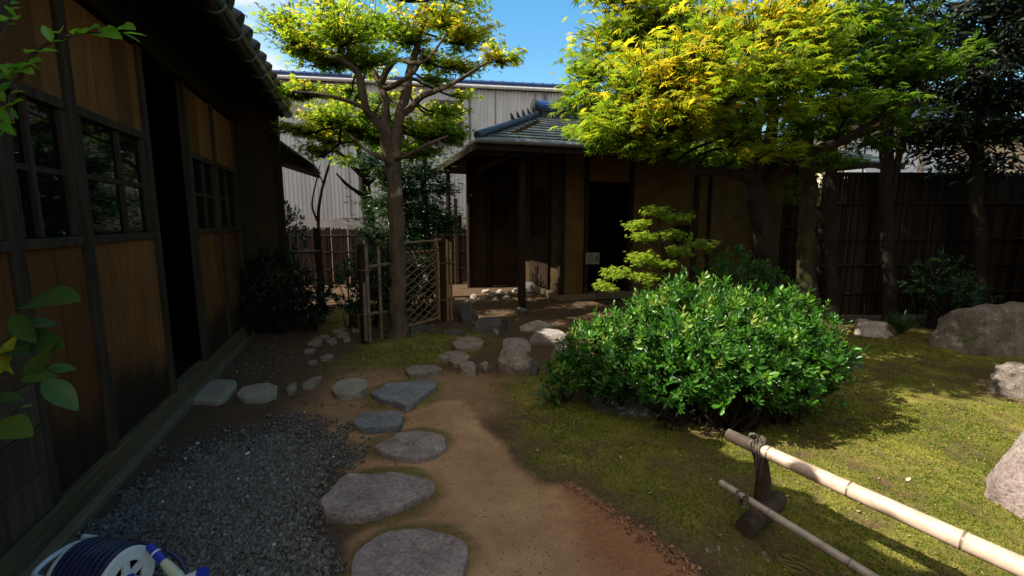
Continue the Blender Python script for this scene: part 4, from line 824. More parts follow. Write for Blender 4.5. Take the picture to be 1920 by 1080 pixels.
LF = [(0,0,0),(.11,.3,.02),(.12,.6,-.02),(0,1,-.15),(-.12,.6,-.02),(-.11,.3,.02),(0,.45,-.05)]; LFf = [(0,1,6),(1,2,6),(2,3,6),(3,4,6),(4,5,6),(5,0,6)]
def tree(name, label, cat, base, limbs, pads, tv, tf, size, lmat, bark, tint, group=None, twig=.006, seed=1, perTwig=9, up=1., droop=.25, spread=.5, min_z=None, dens=1.):
    """limbs: list of [(px, py, Y, r), ...]; first is the trunk. pads: (px, py, Y, rx, ry, rz, n)"""
    rng = np.random.RandomState(seed); root = empty(name, label, cat, base, 0, group); b0 = np.array(base)
    sk = []; tr = None
    for i, lb in enumerate(limbs):
        P = [np.array(D(a, b, c))-b0 if not isinstance(a, str) else np.array((b, c, r_)) for (a, b, c, r_) in lb]; R = [l[3] for l in lb]
        S = smooth_path(P, 6); rr_ = np.interp(np.linspace(0, 1, len(S)), np.linspace(0, 1, len(R)), R)
        S = [s+np.array([mnoise.noise(Vector(s*4+k_)) for k_ in (1, 20, 40)])*min(.03, r*.5) if 0 < j < len(S)-1 else s for j, (s, r) in enumerate(zip(S, rr_))]
        o = MB().tube(S, rr_, 12 if i == 0 else 8, wob=.28).build('trunk' if i == 0 else 'branch', M[bark], root, smooth=True)
        for s, r in zip(S[(len(S)//2 if i == 0 and len(limbs) > 1 else 0):], rr_[(len(S)//2 if i == 0 and len(limbs) > 1 else 0):]): sk.append((s, r))
    SK = np.array([s for s, r in sk]); tw = MB(); LP = []; LT = []; LN = []; TI = []; SZ = []
    for (px, py, Y, rx, ry, rz, cnt) in pads:
        cnt = int(cnt*dens); c = np.array(D(px, py, Y))-b0; nt_ = max(2, int(cnt/perTwig)); d_ = np.linalg.norm(SK-c, axis=1)+np.maximum(0, SK[:, 2]-c[2])*.8; root_p = SK[np.argmin(d_)]
        mid = root_p*.35+c*.65-np.array([0, 0, rz*.6]); tw.tube(smooth_path([root_p, (root_p+mid)/2+rng.normal(0, .04, 3), mid], 4), [twig*2.2]*8+[twig*1.5], 5)
        for k in range(nt_):
            e = rng.normal(size=3); e /= np.linalg.norm(e); e = e*(rng.rand()**.45); e = c+e*np.array([rx, ry, rz])
            m_ = (mid+e)/2+rng.normal(0, .03, 3); tw.tube([mid, m_, e], [twig, twig*.7, twig*.35], 4, False)
            n_l = max(1, int(round(perTwig*rng.uniform(.6, 1.4)))); t = rng.uniform(.35, 1.08, n_l)[:, None]
            lp = (1-t)**2*mid+2*t*(1-t)*m_+t*t*e+rng.normal(0, 1, (n_l, 3))*np.array([size*.8, size*.8, size*.35])*spread*2
            out = (e-c)/np.array([rx, ry, rz]); dr = (e-mid)/max(np.linalg.norm(e-mid), 1e-3)+rng.normal(0, .75, (n_l, 3)); dr[:, 2] = dr[:, 2]*.5-droop
            nr = rng.normal(0, .42, (n_l, 3)); nr[:, 2] += up; nr[:, :2] += out[:2]*.15
            LP.append(lp); LT.append(dr); LN.append(nr); SZ.append(size*np.clip(rng.normal(1, .2, n_l), .5, 1.5)); TI.append(tint(lp+b0, out, rng, n_l))
    tw.build('twigs', M['bark_dark'] if bark != 'bark_moss' else M[bark], root)
    LP = np.concatenate(LP); Mx = frames(np.concatenate(LT), np.concatenate(LN), np.concatenate(SZ))
    scatter('crown', tv, tf, Mx, LP, np.clip(np.concatenate(TI), 0, 1), M[lmat], root)
    return root
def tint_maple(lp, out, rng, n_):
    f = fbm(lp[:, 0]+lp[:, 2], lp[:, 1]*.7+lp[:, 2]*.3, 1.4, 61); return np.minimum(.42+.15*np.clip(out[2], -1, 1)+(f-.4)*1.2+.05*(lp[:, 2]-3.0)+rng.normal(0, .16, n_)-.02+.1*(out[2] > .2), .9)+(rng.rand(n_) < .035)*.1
mb_ = G(745, 632)
tree('maple_tree', 'maple with forked pale trunk and lacy yellow-green crown beside the gate', 'tree', mb_,
  [[(745,640,5.6,.16),(747,612,5.6,.11),(748,560,5.6,.097),(746,500,5.6,.096),(742,430,5.6,.09),(740,360,5.6,.086),(738,305,5.6,.092),(741,275,5.62,.07),(747,240,5.65,.064),(757,190,5.7,.056),(766,150,5.75,.05),(775,110,5.8,.04),(790,60,5.8,.03),(802,0,5.8,.015)],
   [(734,310,5.57,0.068),(726,275,5.5,0.060),(716,245,5.4,0.054),(700,222,5.3,0.048),(688,205,5.2,0.044),(681,170,5.15,0.040),(670,135,5.1,0.036),(645,116,5.05,0.028),(605,100,5.0,0.018),(570,78,5.0,0.010)],
   [(724,265,5.5,0.052),(724,225,5.6,0.052),(722,190,5.7,0.048),(714,160,5.75,0.044),(700,135,5.8,0.032),(680,118,5.9,0.024),(640,70,6.0,0.012)],
   [(714,160,5.75,0.036),(728,128,5.7,0.032),(745,112,5.6,0.024),(770,118,5.5,0.020),(800,112,5.4,0.016),(840,60,5.3,0.010)],
   [(757,212,5.68,0.044),(775,195,5.6,0.040),(800,178,5.5,0.034),(832,165,5.4,0.027),(862,150,5.35,0.022),(895,128,5.3,0.014),(940,108,5.3,0.008)],
   [(722,165,5.72,0.036),(745,157,5.6,0.032),(768,142,5.5,0.027),(782,125,5.5,0.022),(795,90,5.5,0.014)],
   [(688,205,5.2,0.028),(655,190,5.1,0.022),(610,178,5.0,0.016),(560,172,5.0,0.008)],
   [(742,298,5.5,0.032),(775,286,5.3,0.024),(800,272,5.2,0.018),(840,255,5.2,0.010)],
   [(734,305,5.5,0.032),(705,290,5.4,0.024),(680,275,5.4,0.018),(640,240,5.4,0.010)]],
  [(560,62,5.2,.42,.5,.2,430),(640,35,5.0,.5,.6,.24,480),(700,30,6.0,.6,.7,.28,460),(762,55,5.7,.48,.6,.22,460),(840,25,6.1,.6,.6,.28,600),(885,65,5.9,.42,.5,.18,430),(940,102,5.5,.3,.4,.12,200),(620,105,5.3,.55,.5,.16,480),(695,95,5.2,.4,.5,.16,300),(575,165,5.5,.38,.4,.1,300),(610,210,6.3,.55,.55,.15,520),(560,242,5.8,.3,.35,.09,190),(655,238,6.5,.55,.55,.17,560),(805,238,5.9,.5,.5,.16,600),(845,245,5.9,.28,.4,.09,200),(785,282,6.0,.45,.45,.13,360),(600,-25,5.5,.6,.6,.25,160),(740,-45,5.6,.9,.9,.3,300),(860,-50,5.6,.7,.7,.28,200),(870,125,5.9,.35,.4,.1,220),(805,110,6.3,.4,.4,.13,240),(650,175,6.6,.4,.4,.12,200),(700,258,6.6,.45,.45,.14,340),(535,30,5.4,.3,.4,.12,200),(620,258,6.1,.5,.4,.14,300),(690,210,6.5,.35,.4,.14,170),(735,232,6.8,.4,.4,.15,200),(835,205,6.0,.35,.35,.1,190),(862,258,6.0,.2,.3,.08,110),(590,283,6.0,.3,.3,.1,150),(650,200,7.0,.6,.4,.22,190),(740,185,7.0,.5,.4,.22,180),(815,212,6.9,.5,.4,.18,190),(765,270,6.9,.5,.4,.16,180),(880,180,6.6,.3,.3,.12,80),(690,130,6.9,.5,.4,.2,160),(545,170,5.5,.25,.3,.07,110),(820,150,6.2,.3,.3,.1,120)],
  L5, F5, .05, 'leaf_maple', 'bark', tint_maple, seed=3, perTwig=12, dens=1.75)
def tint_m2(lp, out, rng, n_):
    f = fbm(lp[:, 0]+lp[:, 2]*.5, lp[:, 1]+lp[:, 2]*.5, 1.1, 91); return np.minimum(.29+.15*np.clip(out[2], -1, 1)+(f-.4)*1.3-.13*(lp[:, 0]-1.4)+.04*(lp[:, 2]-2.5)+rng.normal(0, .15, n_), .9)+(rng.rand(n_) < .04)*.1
b2 = D(1440, 412, 5.1); b2.z = 0
tree('maple_tree', 'spreading yellow maple with large leaves and several stems behind the bush', 'tree', b2,
  [[(1442,560,5.1,.14),(1438,505,5.1,.105),(1434,460,5.1,.095),(1428,410,5.1,.1),(1421,370,5.1,.1),(1417,335,5.1,.09)],
   [(1417,345,5.1,.085),(1396,312,5.0,.075),(1374,276,4.9,.065),(1350,248,4.75,.05),(1300,215,4.6,.035),(1240,180,4.5,.025),(1150,140,4.4,.012)],
   [(1412,340,5.1,.06),(1370,322,4.8,.045),(1300,322,4.5,.03),(1262,305,4.3,.018),(1200,270,4.1,.009)],
   [(1422,345,5.1,.08),(1428,300,5.0,.065),(1416,240,4.9,.055),(1402,170,4.8,.042),(1382,90,4.7,.03),(1352,10,4.7,.018)],
   [(1400,320,5.0,.05),(1380,250,4.7,.04),(1340,170,4.5,.03),(1280,90,4.5,.02),(1230,20,4.6,.012)],
   [(1430,345,5.1,.07),(1470,308,4.9,.055),(1530,282,4.8,.045),(1600,252,4.7,.035),(1660,215,4.7,.025),(1740,180,4.7,.012)],
   [(1428,340,5.1,.075),(1446,262,5.0,.06),(1450,180,4.9,.045),(1468,90,4.9,.032),(1492,0,4.9,.02)]],
  [(1095,120,4.6,.3,.45,.28,120),(1085,185,4.5,.26,.4,.18,90),(1105,240,4.3,.25,.3,.1,70),(1165,50,4.7,.48,.6,.34,270),(1190,140,3.9,.48,.6,.28,260),(1165,215,3.8,.36,.45,.18,170),(1195,262,3.9,.28,.35,.09,80),(1250,25,4.8,.5,.6,.3,260),(1275,100,3.7,.5,.6,.28,250),(1285,180,3.6,.45,.5,.22,200),(1310,235,3.8,.3,.4,.11,90),(1335,50,4.1,.5,.6,.3,240),(1360,140,3.6,.45,.55,.25,220),(1395,200,3.9,.32,.4,.16,120),(1430,40,4.2,.5,.6,.3,240),(1455,120,3.7,.45,.5,.24,200),(1470,200,4.0,.2,.25,.07,50),(1420,242,3.9,.18,.25,.06,45),(1525,55,4.2,.5,.6,.3,230),(1545,135,4.6,.4,.5,.2,160),(1610,40,5,.5,.6,.3,220),(1625,110,4.8,.4,.5,.18,140),(1590,185,4.3,.28,.35,.08,70),(1695,60,5,.45,.5,.26,170),(1700,130,4.9,.35,.45,.14,100),(1770,105,4.7,.35,.4,.13,90),(1655,190,4.6,.3,.4,.1,70),
   (1150,-60,4.7,.5,.6,.3,180),(1300,-80,4.8,.6,.7,.3,260),(1450,-90,4.9,.6,.7,.3,260),(1600,-80,5,.6,.7,.3,240),(1380,-190,5,.9,.9,.3,300),(1560,-200,5.2,.9,.9,.3,280),(1230,60,5.6,.5,.5,.3,160),(1350,130,5.8,.5,.5,.3,140),(1480,60,5.8,.5,.5,.3,140),(1280,150,6.3,.7,.6,.3,170),(1400,200,6.4,.6,.5,.25,150),(1190,130,6.2,.5,.5,.3,130),(1340,60,6.6,.8,.7,.3,190),(1500,180,6.3,.5,.5,.25,130),(1240,268,4.5,.3,.35,.09,90),(1305,280,4.6,.3,.35,.09,90),(1375,288,4.7,.25,.3,.1,70),(1465,278,4.8,.3,.3,.1,80),(1545,298,5.2,.3,.3,.1,70),(1130,262,4.2,.2,.3,.07,50)],
  L7, F7, .066, 'leaf_maple2', 'bark_dark', tint_m2, dens=2.6, seed=5, perTwig=7, spread=.6)
def flat_tint(lo, hi):
    return lambda lp, out, rng, n_: rng.uniform(lo, hi, n_)+.15*out[2]
b3 = D(1512, 412, 5.7); b3.z = 0
tree('mossy_tree', 'mossy brown trunk standing right of the spreading maple', 'tree', b3,
  [[(1513,570,5.7,.12),(1512,500,5.7,.1),(1513,430,5.7,.095),(1518,360,5.7,.092),(1512,290,5.7,.085),(1514,210,5.7,.07),(1528,110,5.7,.06),(1545,0,5.7,.03)],
   [(1516,310,5.7,.06),(1560,278,5.5,.05),(1620,248,5.4,.035),(1700,225,5.3,.018)], [(1513,260,5.7,.05),(1480,180,5.9,.035),(1440,110,6.0,.02)]],
  [(1480,150,5.9,.4,.4,.2,120),(1560,90,5.7,.5,.5,.25,150),(1620,200,5.4,.35,.4,.14,90),(1700,215,5.3,.3,.3,.1,60),(1540,20,5.8,.5,.5,.25,120),(1345,262,5.4,.35,.35,.12,110),(1480,250,5.5,.35,.35,.12,120),(1565,238,5.5,.4,.35,.14,150),(1640,262,5.6,.35,.35,.1,100),(1405,285,5.6,.3,.3,.1,80),(1500,215,5.2,.4,.4,.16,130),(1590,300,6.0,.25,.3,.08,50)], L7, F7, .085, 'leaf_maple2', 'bark_moss', flat_tint(.0, .35), seed=7, perTwig=7)
def evergreen(label, bx_, Yb, limbs, pads, seed, size=.115):
    b_ = D(bx_, 412, Yb); b_.z = 0
    tree('evergreen_tree', label, 'tree', b_, limbs, pads, LF, LFf, size, 'leaf_dark', 'bark_dark', flat_tint(.0, .7), 'dark evergreens along the fence', .005, seed, 8, .6, .55, .8, None, 1.8)
evergreen('dark evergreen with a thick black trunk, nearest the mossy tree', 1560, 6.35, [[(1562,600,6.35,.085),(1560,480,6.35,.075),(1560,330,6.35,.07),(1562,230,6.3,.06),(1570,100,6.3,.06),(1580,-40,6.3,.03)], [(1561,240,6.3,.05),(1600,190,6.2,.03),(1650,150,6.1,.015)]],
  [(1555,215,6.2,.35,.35,.2,150),(1600,160,6.3,.4,.4,.25,200),(1570,60,6.3,.6,.5,.4,260),(1650,110,6.4,.45,.4,.3,220),(1500,120,6.5,.4,.4,.3,140),(1630,20,6.4,.5,.5,.3,200)], 11)
evergreen('dark evergreen with forked slender trunk in the middle of the fence', 1668, 6.3, [[(1668,610,6.3,.09),(1666,480,6.3,.08),(1664,330,6.3,.075),(1665,230,6.3,.07),(1672,120,6.3,.05),(1690,-40,6.3,.03)], [(1672,380,6.28,.04),(1684,300,6.2,.035),(1700,230,6.1,.025),(1740,150,6.0,.012)]],
  [(1670,190,6.2,.4,.3,.18,200),(1720,250,6.2,.4,.3,.14,230),(1700,170,6.3,.4,.4,.22,200),(1740,90,6.2,.6,.5,.35,360),(1690,20,6.3,.6,.5,.3,280),(1790,170,6.2,.5,.4,.22,300),(1790,30,6.3,.6,.5,.35,380)], 13)
evergreen('darkest evergreen, filling the top right corner of the picture', 1840, 6.1, [[(1838,600,6.1,.08),(1840,470,6.1,.075),(1830,340,6.1,.07),(1836,240,6.1,.065),(1850,100,6.0,.05),(1870,-60,6.0,.03)], [(1832,300,6.1,.04),(1790,250,6.0,.025),(1760,230,5.9,.012)], [(1838,250,6.1,.04),(1890,200,6.0,.03),(1950,150,5.9,.012)]],
  [(1830,240,6.0,.5,.4,.22,360),(1880,170,5.9,.5,.5,.3,420),(1850,80,6.0,.6,.5,.4,480),(1910,60,5.8,.5,.5,.4,460),(1780,225,5.9,.35,.3,.12,180),(1920,240,5.8,.35,.4,.16,220),(1850,300,6.1,.4,.3,.09,150),(1880,-10,5.9,.7,.6,.3,460),(1960,150,5.7,.5,.5,.4,400),(1960,0,5.7,.5,.5,.4,300),(1750,285,6.3,.4,.3,.07,90),(1800,310,6.4,.5,.2,.05,80),(1900,315,6.3,.3,.2,.05,60),(1830,130,5.7,.4,.4,.25,260)], 17)
# trees behind the gate
b_ = D(694, 412, 8.3); b_.z = 0
tree('thin_maple', 'dark twiggy tree with a few yellow leaves behind the gate, before the corrugated wall', 'tree', b_,
  [[(696,560,8.3,.12),(694,470,8.3,.11),(690,400,8.3,.1),(684,340,8.3,.09),(676,290,8.2,.05),(660,240,8.1,.03)],[(684,345,8.3,.06),(700,300,8.4,.045),(712,250,8.5,.03),(720,200,8.5,.015)],[(680,330,8.3,.05),(650,300,8.1,.035),(620,270,8.0,.02),(600,240,8,.012)],[(687,370,8.3,.04),(655,350,8.1,.03),(630,325,8.0,.015)],[(684,350,8.3,.04),(730,310,8.2,.03),(770,280,8.2,.015)]],
  [(640,250,8.0,.5,.5,.15,220),(610,225,8.2,.4,.4,.13,170),(700,240,8.5,.5,.5,.2,200),(740,280,8.2,.4,.4,.18,140),(660,300,8.0,.4,.4,.12,90),(720,330,8.4,.4,.4,.2,120)], L5, F5, .075, 'leaf_maple', 'bark_dark', flat_tint(.2, .75), seed=19, perTwig=9)
b_ = D(603, 412, 7.9); b_.z = 0
tree('bare_sapling', 'thin nearly bare sapling leaning in front of the corrugated wall', 'tree', b_,
  [[(596,590,7.9,.03),(597,480,7.9,.028),(597,400,7.9,.026),(606,345,7.9,.024),(620,300,7.9,.016),(628,260,7.9,.008)],[(597,420,7.9,.02),(586,385,7.85,.016),(592,345,7.8,.012),(600,310,7.8,.007)],[(606,345,7.9,.012),(590,310,7.8,.008),(575,290,7.8,.005)]],
  [(625,265,7.9,.25,.2,.1,30),(580,290,7.8,.2,.2,.1,20)], L5, F5, .06, 'leaf_maple', 'bark_dark', flat_tint(.0, .4), seed=23, perTwig=5)
b_ = D(800, 412, 7.6); b_.z = 0
tree('evergreen_tree', 'dark glossy evergreen between the maple trunk and the tea house eaves', 'tree', b_,
  [[(805,560,7.6,.07),(800,440,7.6,.06),(795,340,7.6,.045),(798,270,7.6,.02)],[(798,420,7.6,.03),(750,370,7.5,.02),(700,310,7.5,.01)]],
  [(790,320,7.6,.35,.4,.2,260),(765,350,7.4,.4,.4,.22,330),(800,390,7.4,.38,.4,.25,360),(755,395,7.5,.4,.4,.25,300),(720,380,7.7,.4,.4,.25,220),(775,285,7.7,.28,.3,.14,140),(828,350,7.8,.22,.3,.18,150),(735,320,7.4,.35,.35,.16,220),(700,295,7.5,.3,.3,.12,110),(690,430,7.8,.35,.3,.25,150),(770,430,7.4,.4,.35,.22,300),(835,415,7.4,.25,.3,.2,200)], LF, LFf, .085, 'leaf_mid', 'bark_dark', flat_tint(.0, .8), seed=29, perTwig=8, up=.7, droop=.3, spread=.8, dens=3.3)
# whorled shrubs
def whorl(nl=11, seed=1):
    r = np.random.RandomState(seed); V = []; F = []
    for k in range(nl):
        a = k*2.399+r.normal(0, .2); el = math.radians(8+70*(k/nl)**1.1); L_ = .85+.3*r.rand()-.25*(k/nl); z0 = .12*k/nl*2
        d = np.array([math.cos(a)*math.cos(el), math.sin(a)*math.cos(el), math.sin(el)]); s = np.array([-math.sin(a), math.cos(a), 0]); nn = np.cross(s, d)*-1
        pr = [(0, .03, 0), (.35, .17, .04), (.7, .21, .04), (1., .05, -.03)]; b = len(V)
        for t, wv, bz in pr:
            for sg in (-1, 0, 1): V.append(tuple(d*t*L_+s*sg*wv*L_+nn*(bz if sg == 0 else bz+.05)*-1*L_+np.array([0, 0, z0])))
        for i in range(3):
            for j in range(2): F.append((b+i*3+j, b+i*3+j+1, b+(i+1)*3+j+1, b+(i+1)*3+j))
    return V, F
def shoot(nl=10, seed=2):
    r = np.random.RandomState(seed); V = []; F = []
    for k in range(nl):
        a = k*2.399+r.normal(0, .3); el = math.radians(28+35*k/nl+r.normal(0, 8)); L_ = .62*(1-.35*k/nl)*r.uniform(.8, 1.15); z0 = 1.25*k/nl-.2
        d = np.array([math.cos(a)*math.cos(el), math.sin(a)*math.cos(el), math.sin(el)]); s_ = np.array([-math.sin(a), math.cos(a), 0]); nn = np.cross(s_, d)*-1
        b = len(V)
        for t, wv, bz in [(0, .03, 0), (.35, .16, .04), (.7, .2, .05), (1., .05, -.02)]:
            for sg in (-1, 0, 1): V.append(tuple(d*t*L_+s_*sg*wv*L_+nn*(bz if sg == 0 else bz+.06)*-1*L_+np.array([0, 0, z0])))
        for i in range(3):
            for j in range(2): F.append((b+i*3+j, b+i*3+j+1, b+(i+1)*3+j+1, b+(i+1)*3+j))
    return V, F
SV, SF = shoot(11); SV2, SF2 = shoot(8, 9)
WV, WF = whorl(11); WV2, WF2 = whorl(8, 5)
def shrub(name, label, blobs, n_, size, lmat, seed, cat='bush', tint=(.1, .9), skirt=None, group=None, stemr=.008, tmpl=None, hollow=.45, bump_=1.):
    """blobs: (x, y, z, rx, ry, rz) ellipsoids in world metres"""
    rng = np.random.RandomState(seed); base = np.array([np.mean([b[0] for b in blobs]), np.mean([b[1] for b in blobs]), 0]); root = empty(name, label, cat, base, 0, group)
    vol = np.array([b[3]*b[4]+b[4]*b[5]+b[3]*b[5] for b in blobs]); cnt = (vol/vol.sum()*n_).astype(int); T = []; DR = []; SZ = []; TI = []; st = MB()
    for (bx_, by, bz, rx, ry, rz), c in zip(blobs, cnt):
        e = rng.normal(size=(c, 3)); e /= np.linalg.norm(e, axis=1, keepdims=True); e = e[e[:, 2] > -.75]; c = len(e)
        rr_ = (hollow+(1-hollow)*rng.rand(c)**.55); bumpy = np.array([1+.16*bump_*mnoise.noise(Vector(q*3.2+bx_*5))+.1*bump_*mnoise.noise(Vector(q*8)) for q in e])
        p = np.array([bx_, by, bz])+e*np.array([rx, ry, rz])*(rr_*bumpy)[:, None]; ok = p[:, 2] > .05; p, e, rr_ = p[ok], e[ok], rr_[ok]; c = len(p)
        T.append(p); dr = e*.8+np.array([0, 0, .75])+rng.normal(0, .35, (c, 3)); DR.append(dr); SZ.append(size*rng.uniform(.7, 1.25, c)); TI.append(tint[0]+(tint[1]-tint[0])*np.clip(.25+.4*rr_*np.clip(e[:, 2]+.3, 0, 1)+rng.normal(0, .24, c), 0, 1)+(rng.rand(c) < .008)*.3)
        for k in range(0, c, 6):
            a = np.array([bx_+rng.normal(0, rx*.18), by+rng.normal(0, ry*.18), 0.0]); m_ = a*.4+p[k]*.6+np.array([0, 0, -.1*rz]); st.tube([a-base, m_-base, p[k]-base], [stemr, stemr*.7, stemr*.35], 4, False)
    st.build('stems', M['bark_dark'], root); T = np.concatenate(T)-base; DR = np.concatenate(DR)
    z = DR/np.linalg.norm(DR, axis=1, keepdims=True); x = np.cross(rng.normal(size=z.shape), z); x /= np.linalg.norm(x, axis=1, keepdims=True); y = np.cross(z, x)
    SZ = np.concatenate(SZ); TI = np.clip(np.concatenate(TI), 0, 1); pick = rng.randint(0, 4, len(T))
    for k, (tv, tf, f_) in enumerate(((SV, SF, 1.25), (WV, WF, .9), (SV2, SF2, 1.45), (WV2, WF2, 1.1))):
        q = pick == k; Mx = np.stack([x, y, z], 2)*(SZ*f_).reshape(-1, 1, 1)
        scatter('foliage', tv, tf, Mx[q], T[q], TI[q], M[lmat], root, True)
    return root
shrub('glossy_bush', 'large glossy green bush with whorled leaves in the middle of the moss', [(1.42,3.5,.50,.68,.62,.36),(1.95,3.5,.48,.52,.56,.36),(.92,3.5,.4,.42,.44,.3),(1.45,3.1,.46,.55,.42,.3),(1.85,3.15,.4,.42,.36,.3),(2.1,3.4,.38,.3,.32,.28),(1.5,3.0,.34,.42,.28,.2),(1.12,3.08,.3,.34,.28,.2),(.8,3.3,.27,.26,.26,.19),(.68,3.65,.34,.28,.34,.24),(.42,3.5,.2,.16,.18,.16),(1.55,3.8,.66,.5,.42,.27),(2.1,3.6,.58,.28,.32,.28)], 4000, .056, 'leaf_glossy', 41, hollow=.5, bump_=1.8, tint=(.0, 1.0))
q_ = D(1375, 480, 4.6); shrub('shrub', 'dark green shrub between the young maple and the spreading maple trunk', [(q_.x, 4.6, .72, .38, .35, .42), (q_.x+.35, 4.6, .6, .3, .3, .35)], 420, .05, 'leaf_glossy', 43, tint=(.0, .6))
q_ = D(760, 470, 7.4); shrub('shrub', 'bright-topped shrub just behind the lattice gate', [(q_.x+.02, 7.4, .78, .42, .35, .4), (q_.x-.4, 7.5, .65, .35, .3, .4)], 420, .07, 'leaf_mid', 47, tint=(.2, 1.))
q_ = D(658, 560, 5.95); shrub('shrub', 'dark shiny shrub left of the gate post', [(q_.x, 5.95, .5, .22, .25, .42), (q_.x+.22, 6.1, .6, .25, .25, .4), (q_.x+.5, 6.2, .45, .25, .25, .35)], 330, .065, 'leaf_mid', 49, tint=(.0, .7))
q_ = D(520, 560, 5.8); shrub('shrub', 'very dark leafy shrub at the corner of the wooden house', [(q_.x, 5.8, .55, .4, .35, .5), (q_.x-.3, 5.6, .4, .3, .3, .4), (q_.x+.35, 5.9, .4, .3, .3, .35)], 520, .07, 'leaf_dark', 53, tint=(.1, 1.))
q_ = D(530, 400, 7.2); shrub('shrub', 'tall dim shrub against the end wall of the house', [(q_.x, 7.2, 1.2, .3, .3, .5), (q_.x-.1, 7.1, .7, .3, .3, .5)], 300, .07, 'leaf_mid', 59, tint=(.0, .5))
q_ = D(1760, 530, 6.0); shrub('shrub', 'airy shrub speckled with light in front of the tall fence', [(q_.x, 6.0, .62, .4, .3, .38), (q_.x+.3, 5.9, .4, .35, .3, .3)], 260, .055, 'leaf_mid', 61, tint=(.2, 1.), hollow=.2)
q_ = D(1520, 345, 8.9); shrub('shrub', 'yellow-green shrub showing through between the mossy trunk and its neighbours', [(q_.x, 8.9, 1.9, .5, .4, .5), (q_.x+.1, 8.9, 1.2, .4, .35, .6)], 420, .07, 'leaf_young', 63, tint=(.0, .5))
q_ = D(790, 540, 6.95); shrub('shrub', 'low dark shrub filling the space behind the lattice gate leaf', [(q_.x, 6.95, .5, .38, .3, .42), (q_.x-.45, 7.0, .5, .35, .3, .45)], 420, .065, 'leaf_dark', 67, tint=(.2, 1.))
# ferns by the house corner
def blades(name, label, cat, base, n_, L_, wd, lmat, seed, spread=.9, tint=(.2, .8), seg=5, arch=1.):
    rng = np.random.RandomState(seed); mb = MB()
    for k in range(n_):
        a = rng.uniform(0, 2*PI); out = Vector((math.cos(a), math.sin(a), 0)); l = L_*rng.uniform(.6, 1.15); sp_ = rng.uniform(.3, 1)*spread; sd2 = Vector((-math.sin(a), math.cos(a), 0)); V = []
        for i in range(seg+1):
            t = i/seg; c = out*(l*sp_*t)+Vector((0, 0, l*(t*(1.15-.35*sp_)-arch*.6*sp_*t*t*t)+.0))+Vector((rng.normal(0, .004), 0, 0)); wv = wd*(math.sin(PI*min(1, .12+t*.88))**.7 if i < seg else .02)
            V += [c-sd2*wv/2, c+Vector((0, 0, -wv*.18)), c+sd2*wv/2]
        mb.add(V, [(i*3+j, i*3+j+1, (i+1)*3+j+1, (i+1)*3+j) for i in range(seg) for j in (0, 1)], rng.uniform(*tint))
    o = mb.build(name, M[lmat], smooth=True); o.location = base; return tag(o, label, cat)
blades('fern', 'dark arching fern at the foot of the house corner', 'fern', G(480, 625), 26, .5, .05, 'leaf_dark', 3, 1.1, (.4, 1))
blades('fern', 'fern with long fronds leaning over the small stone path', 'fern', G(560, 608), 24, .45, .045, 'leaf_mid', 4, 1.1, (.2, .8))
blades('grass_clump', 'clump of thin dark grass blades beside the sunlit flat rock', 'grass clump', G(1688, 628), 150, .34, .010, 'leaf_mid', 5, .8, (.1, .9))
blades('grass_clump', 'low grass clump in front of the airy shrub', 'grass clump', G(1750, 612), 90, .3, .011, 'leaf_mid', 6, .9, (.0, .7))
blades('broadleaf_weed', 'single weed with a few broad pale leaves on the moss left of the bush', 'weed', G(1028, 752), 8, .2, .04, 'leaf_mid', 9, 1.1, (.7, 1.))
# young maple
b_ = D(1245, 412, 4.75); b_.z = 0
tree('young_maple', 'young maple with small lime-green leaves in flat layers behind the bush', 'young tree', b_,
  [[(1248,640,4.75,.03),(1246,560,4.75,.027),(1250,500,4.75,.022),(1240,450,4.75,.015),(1235,410,4.75,.009),(1225,385,4.75,.005)],[(1248,500,4.75,.012),(1290,470,4.7,.008),(1335,452,4.7,.004)],[(1247,520,4.75,.012),(1200,515,4.6,.008),(1140,510,4.5,.004)],[(1243,470,4.75,.01),(1205,445,4.7,.006),(1180,435,4.7,.003)]],
  [(1228,392,4.75,.17,.18,.04,260),(1270,405,4.7,.17,.18,.04,240),(1195,418,4.75,.13,.15,.035,170),(1215,442,4.65,.2,.18,.04,260),(1265,438,4.8,.14,.18,.04,160),(1315,455,4.7,.2,.18,.04,280),(1270,468,4.7,.18,.18,.04,240),(1205,478,4.6,.18,.18,.04,260),(1245,492,4.6,.16,.18,.035,190),(1155,510,4.5,.18,.18,.05,280),(1205,520,4.5,.15,.18,.04,170),(1135,535,4.4,.12,.15,.05,130)],
  L5, F5, .034, 'leaf_young', 'bark_dark', flat_tint(.3, .9), twig=.0025, seed=31, perTwig=10, up=1.2)
# ------------------------------------------------------------------ plants at the left edge, close to the camera
def sprig(name, label, base, stems, leaves, size, lmat, tv, tf, cat='plant'):
    """stems: list of [(px,py,Y,r)...]; leaves: (px,py,Y, tip px, tip py, size factor, tint, roll)"""
    root = empty(name, label, cat, base); b0 = Vector(base)
    for lb in stems:
        P = smooth_path([np.array(D(a, b, c)-b0) for a, b, c, r in lb], 5); R = np.interp(np.linspace(0, 1, len(P)), np.linspace(0, 1, len(lb)), [l[3] for l in lb]); MB().tube(P, R, 8, wob=.1).build('stem', M['bark'], root, smooth=True)
    T = []; A = []; Nn = []; S = []; TI = []
    for (px, py, Y, qx, qy, s, t, rl) in leaves:
        a = D(px, py, Y); b = D(qx, qy, Y-.02+.05*math.sin(px)); d = b-a; T.append(a-b0); A.append(d); Nn.append(Vector((math.sin(rl), -.55, math.cos(rl)))); S.append(d.length if s == 0 else d.length*s); TI.append(t)
    scatter('leaves', tv, tf, frames(np.array([tuple(x) for x in A]), np.array([tuple(x) for x in Nn]), np.array(S)), np.array([tuple(x) for x in T]), np.array(TI), M[lmat], root, True)
BL = []; BF = []
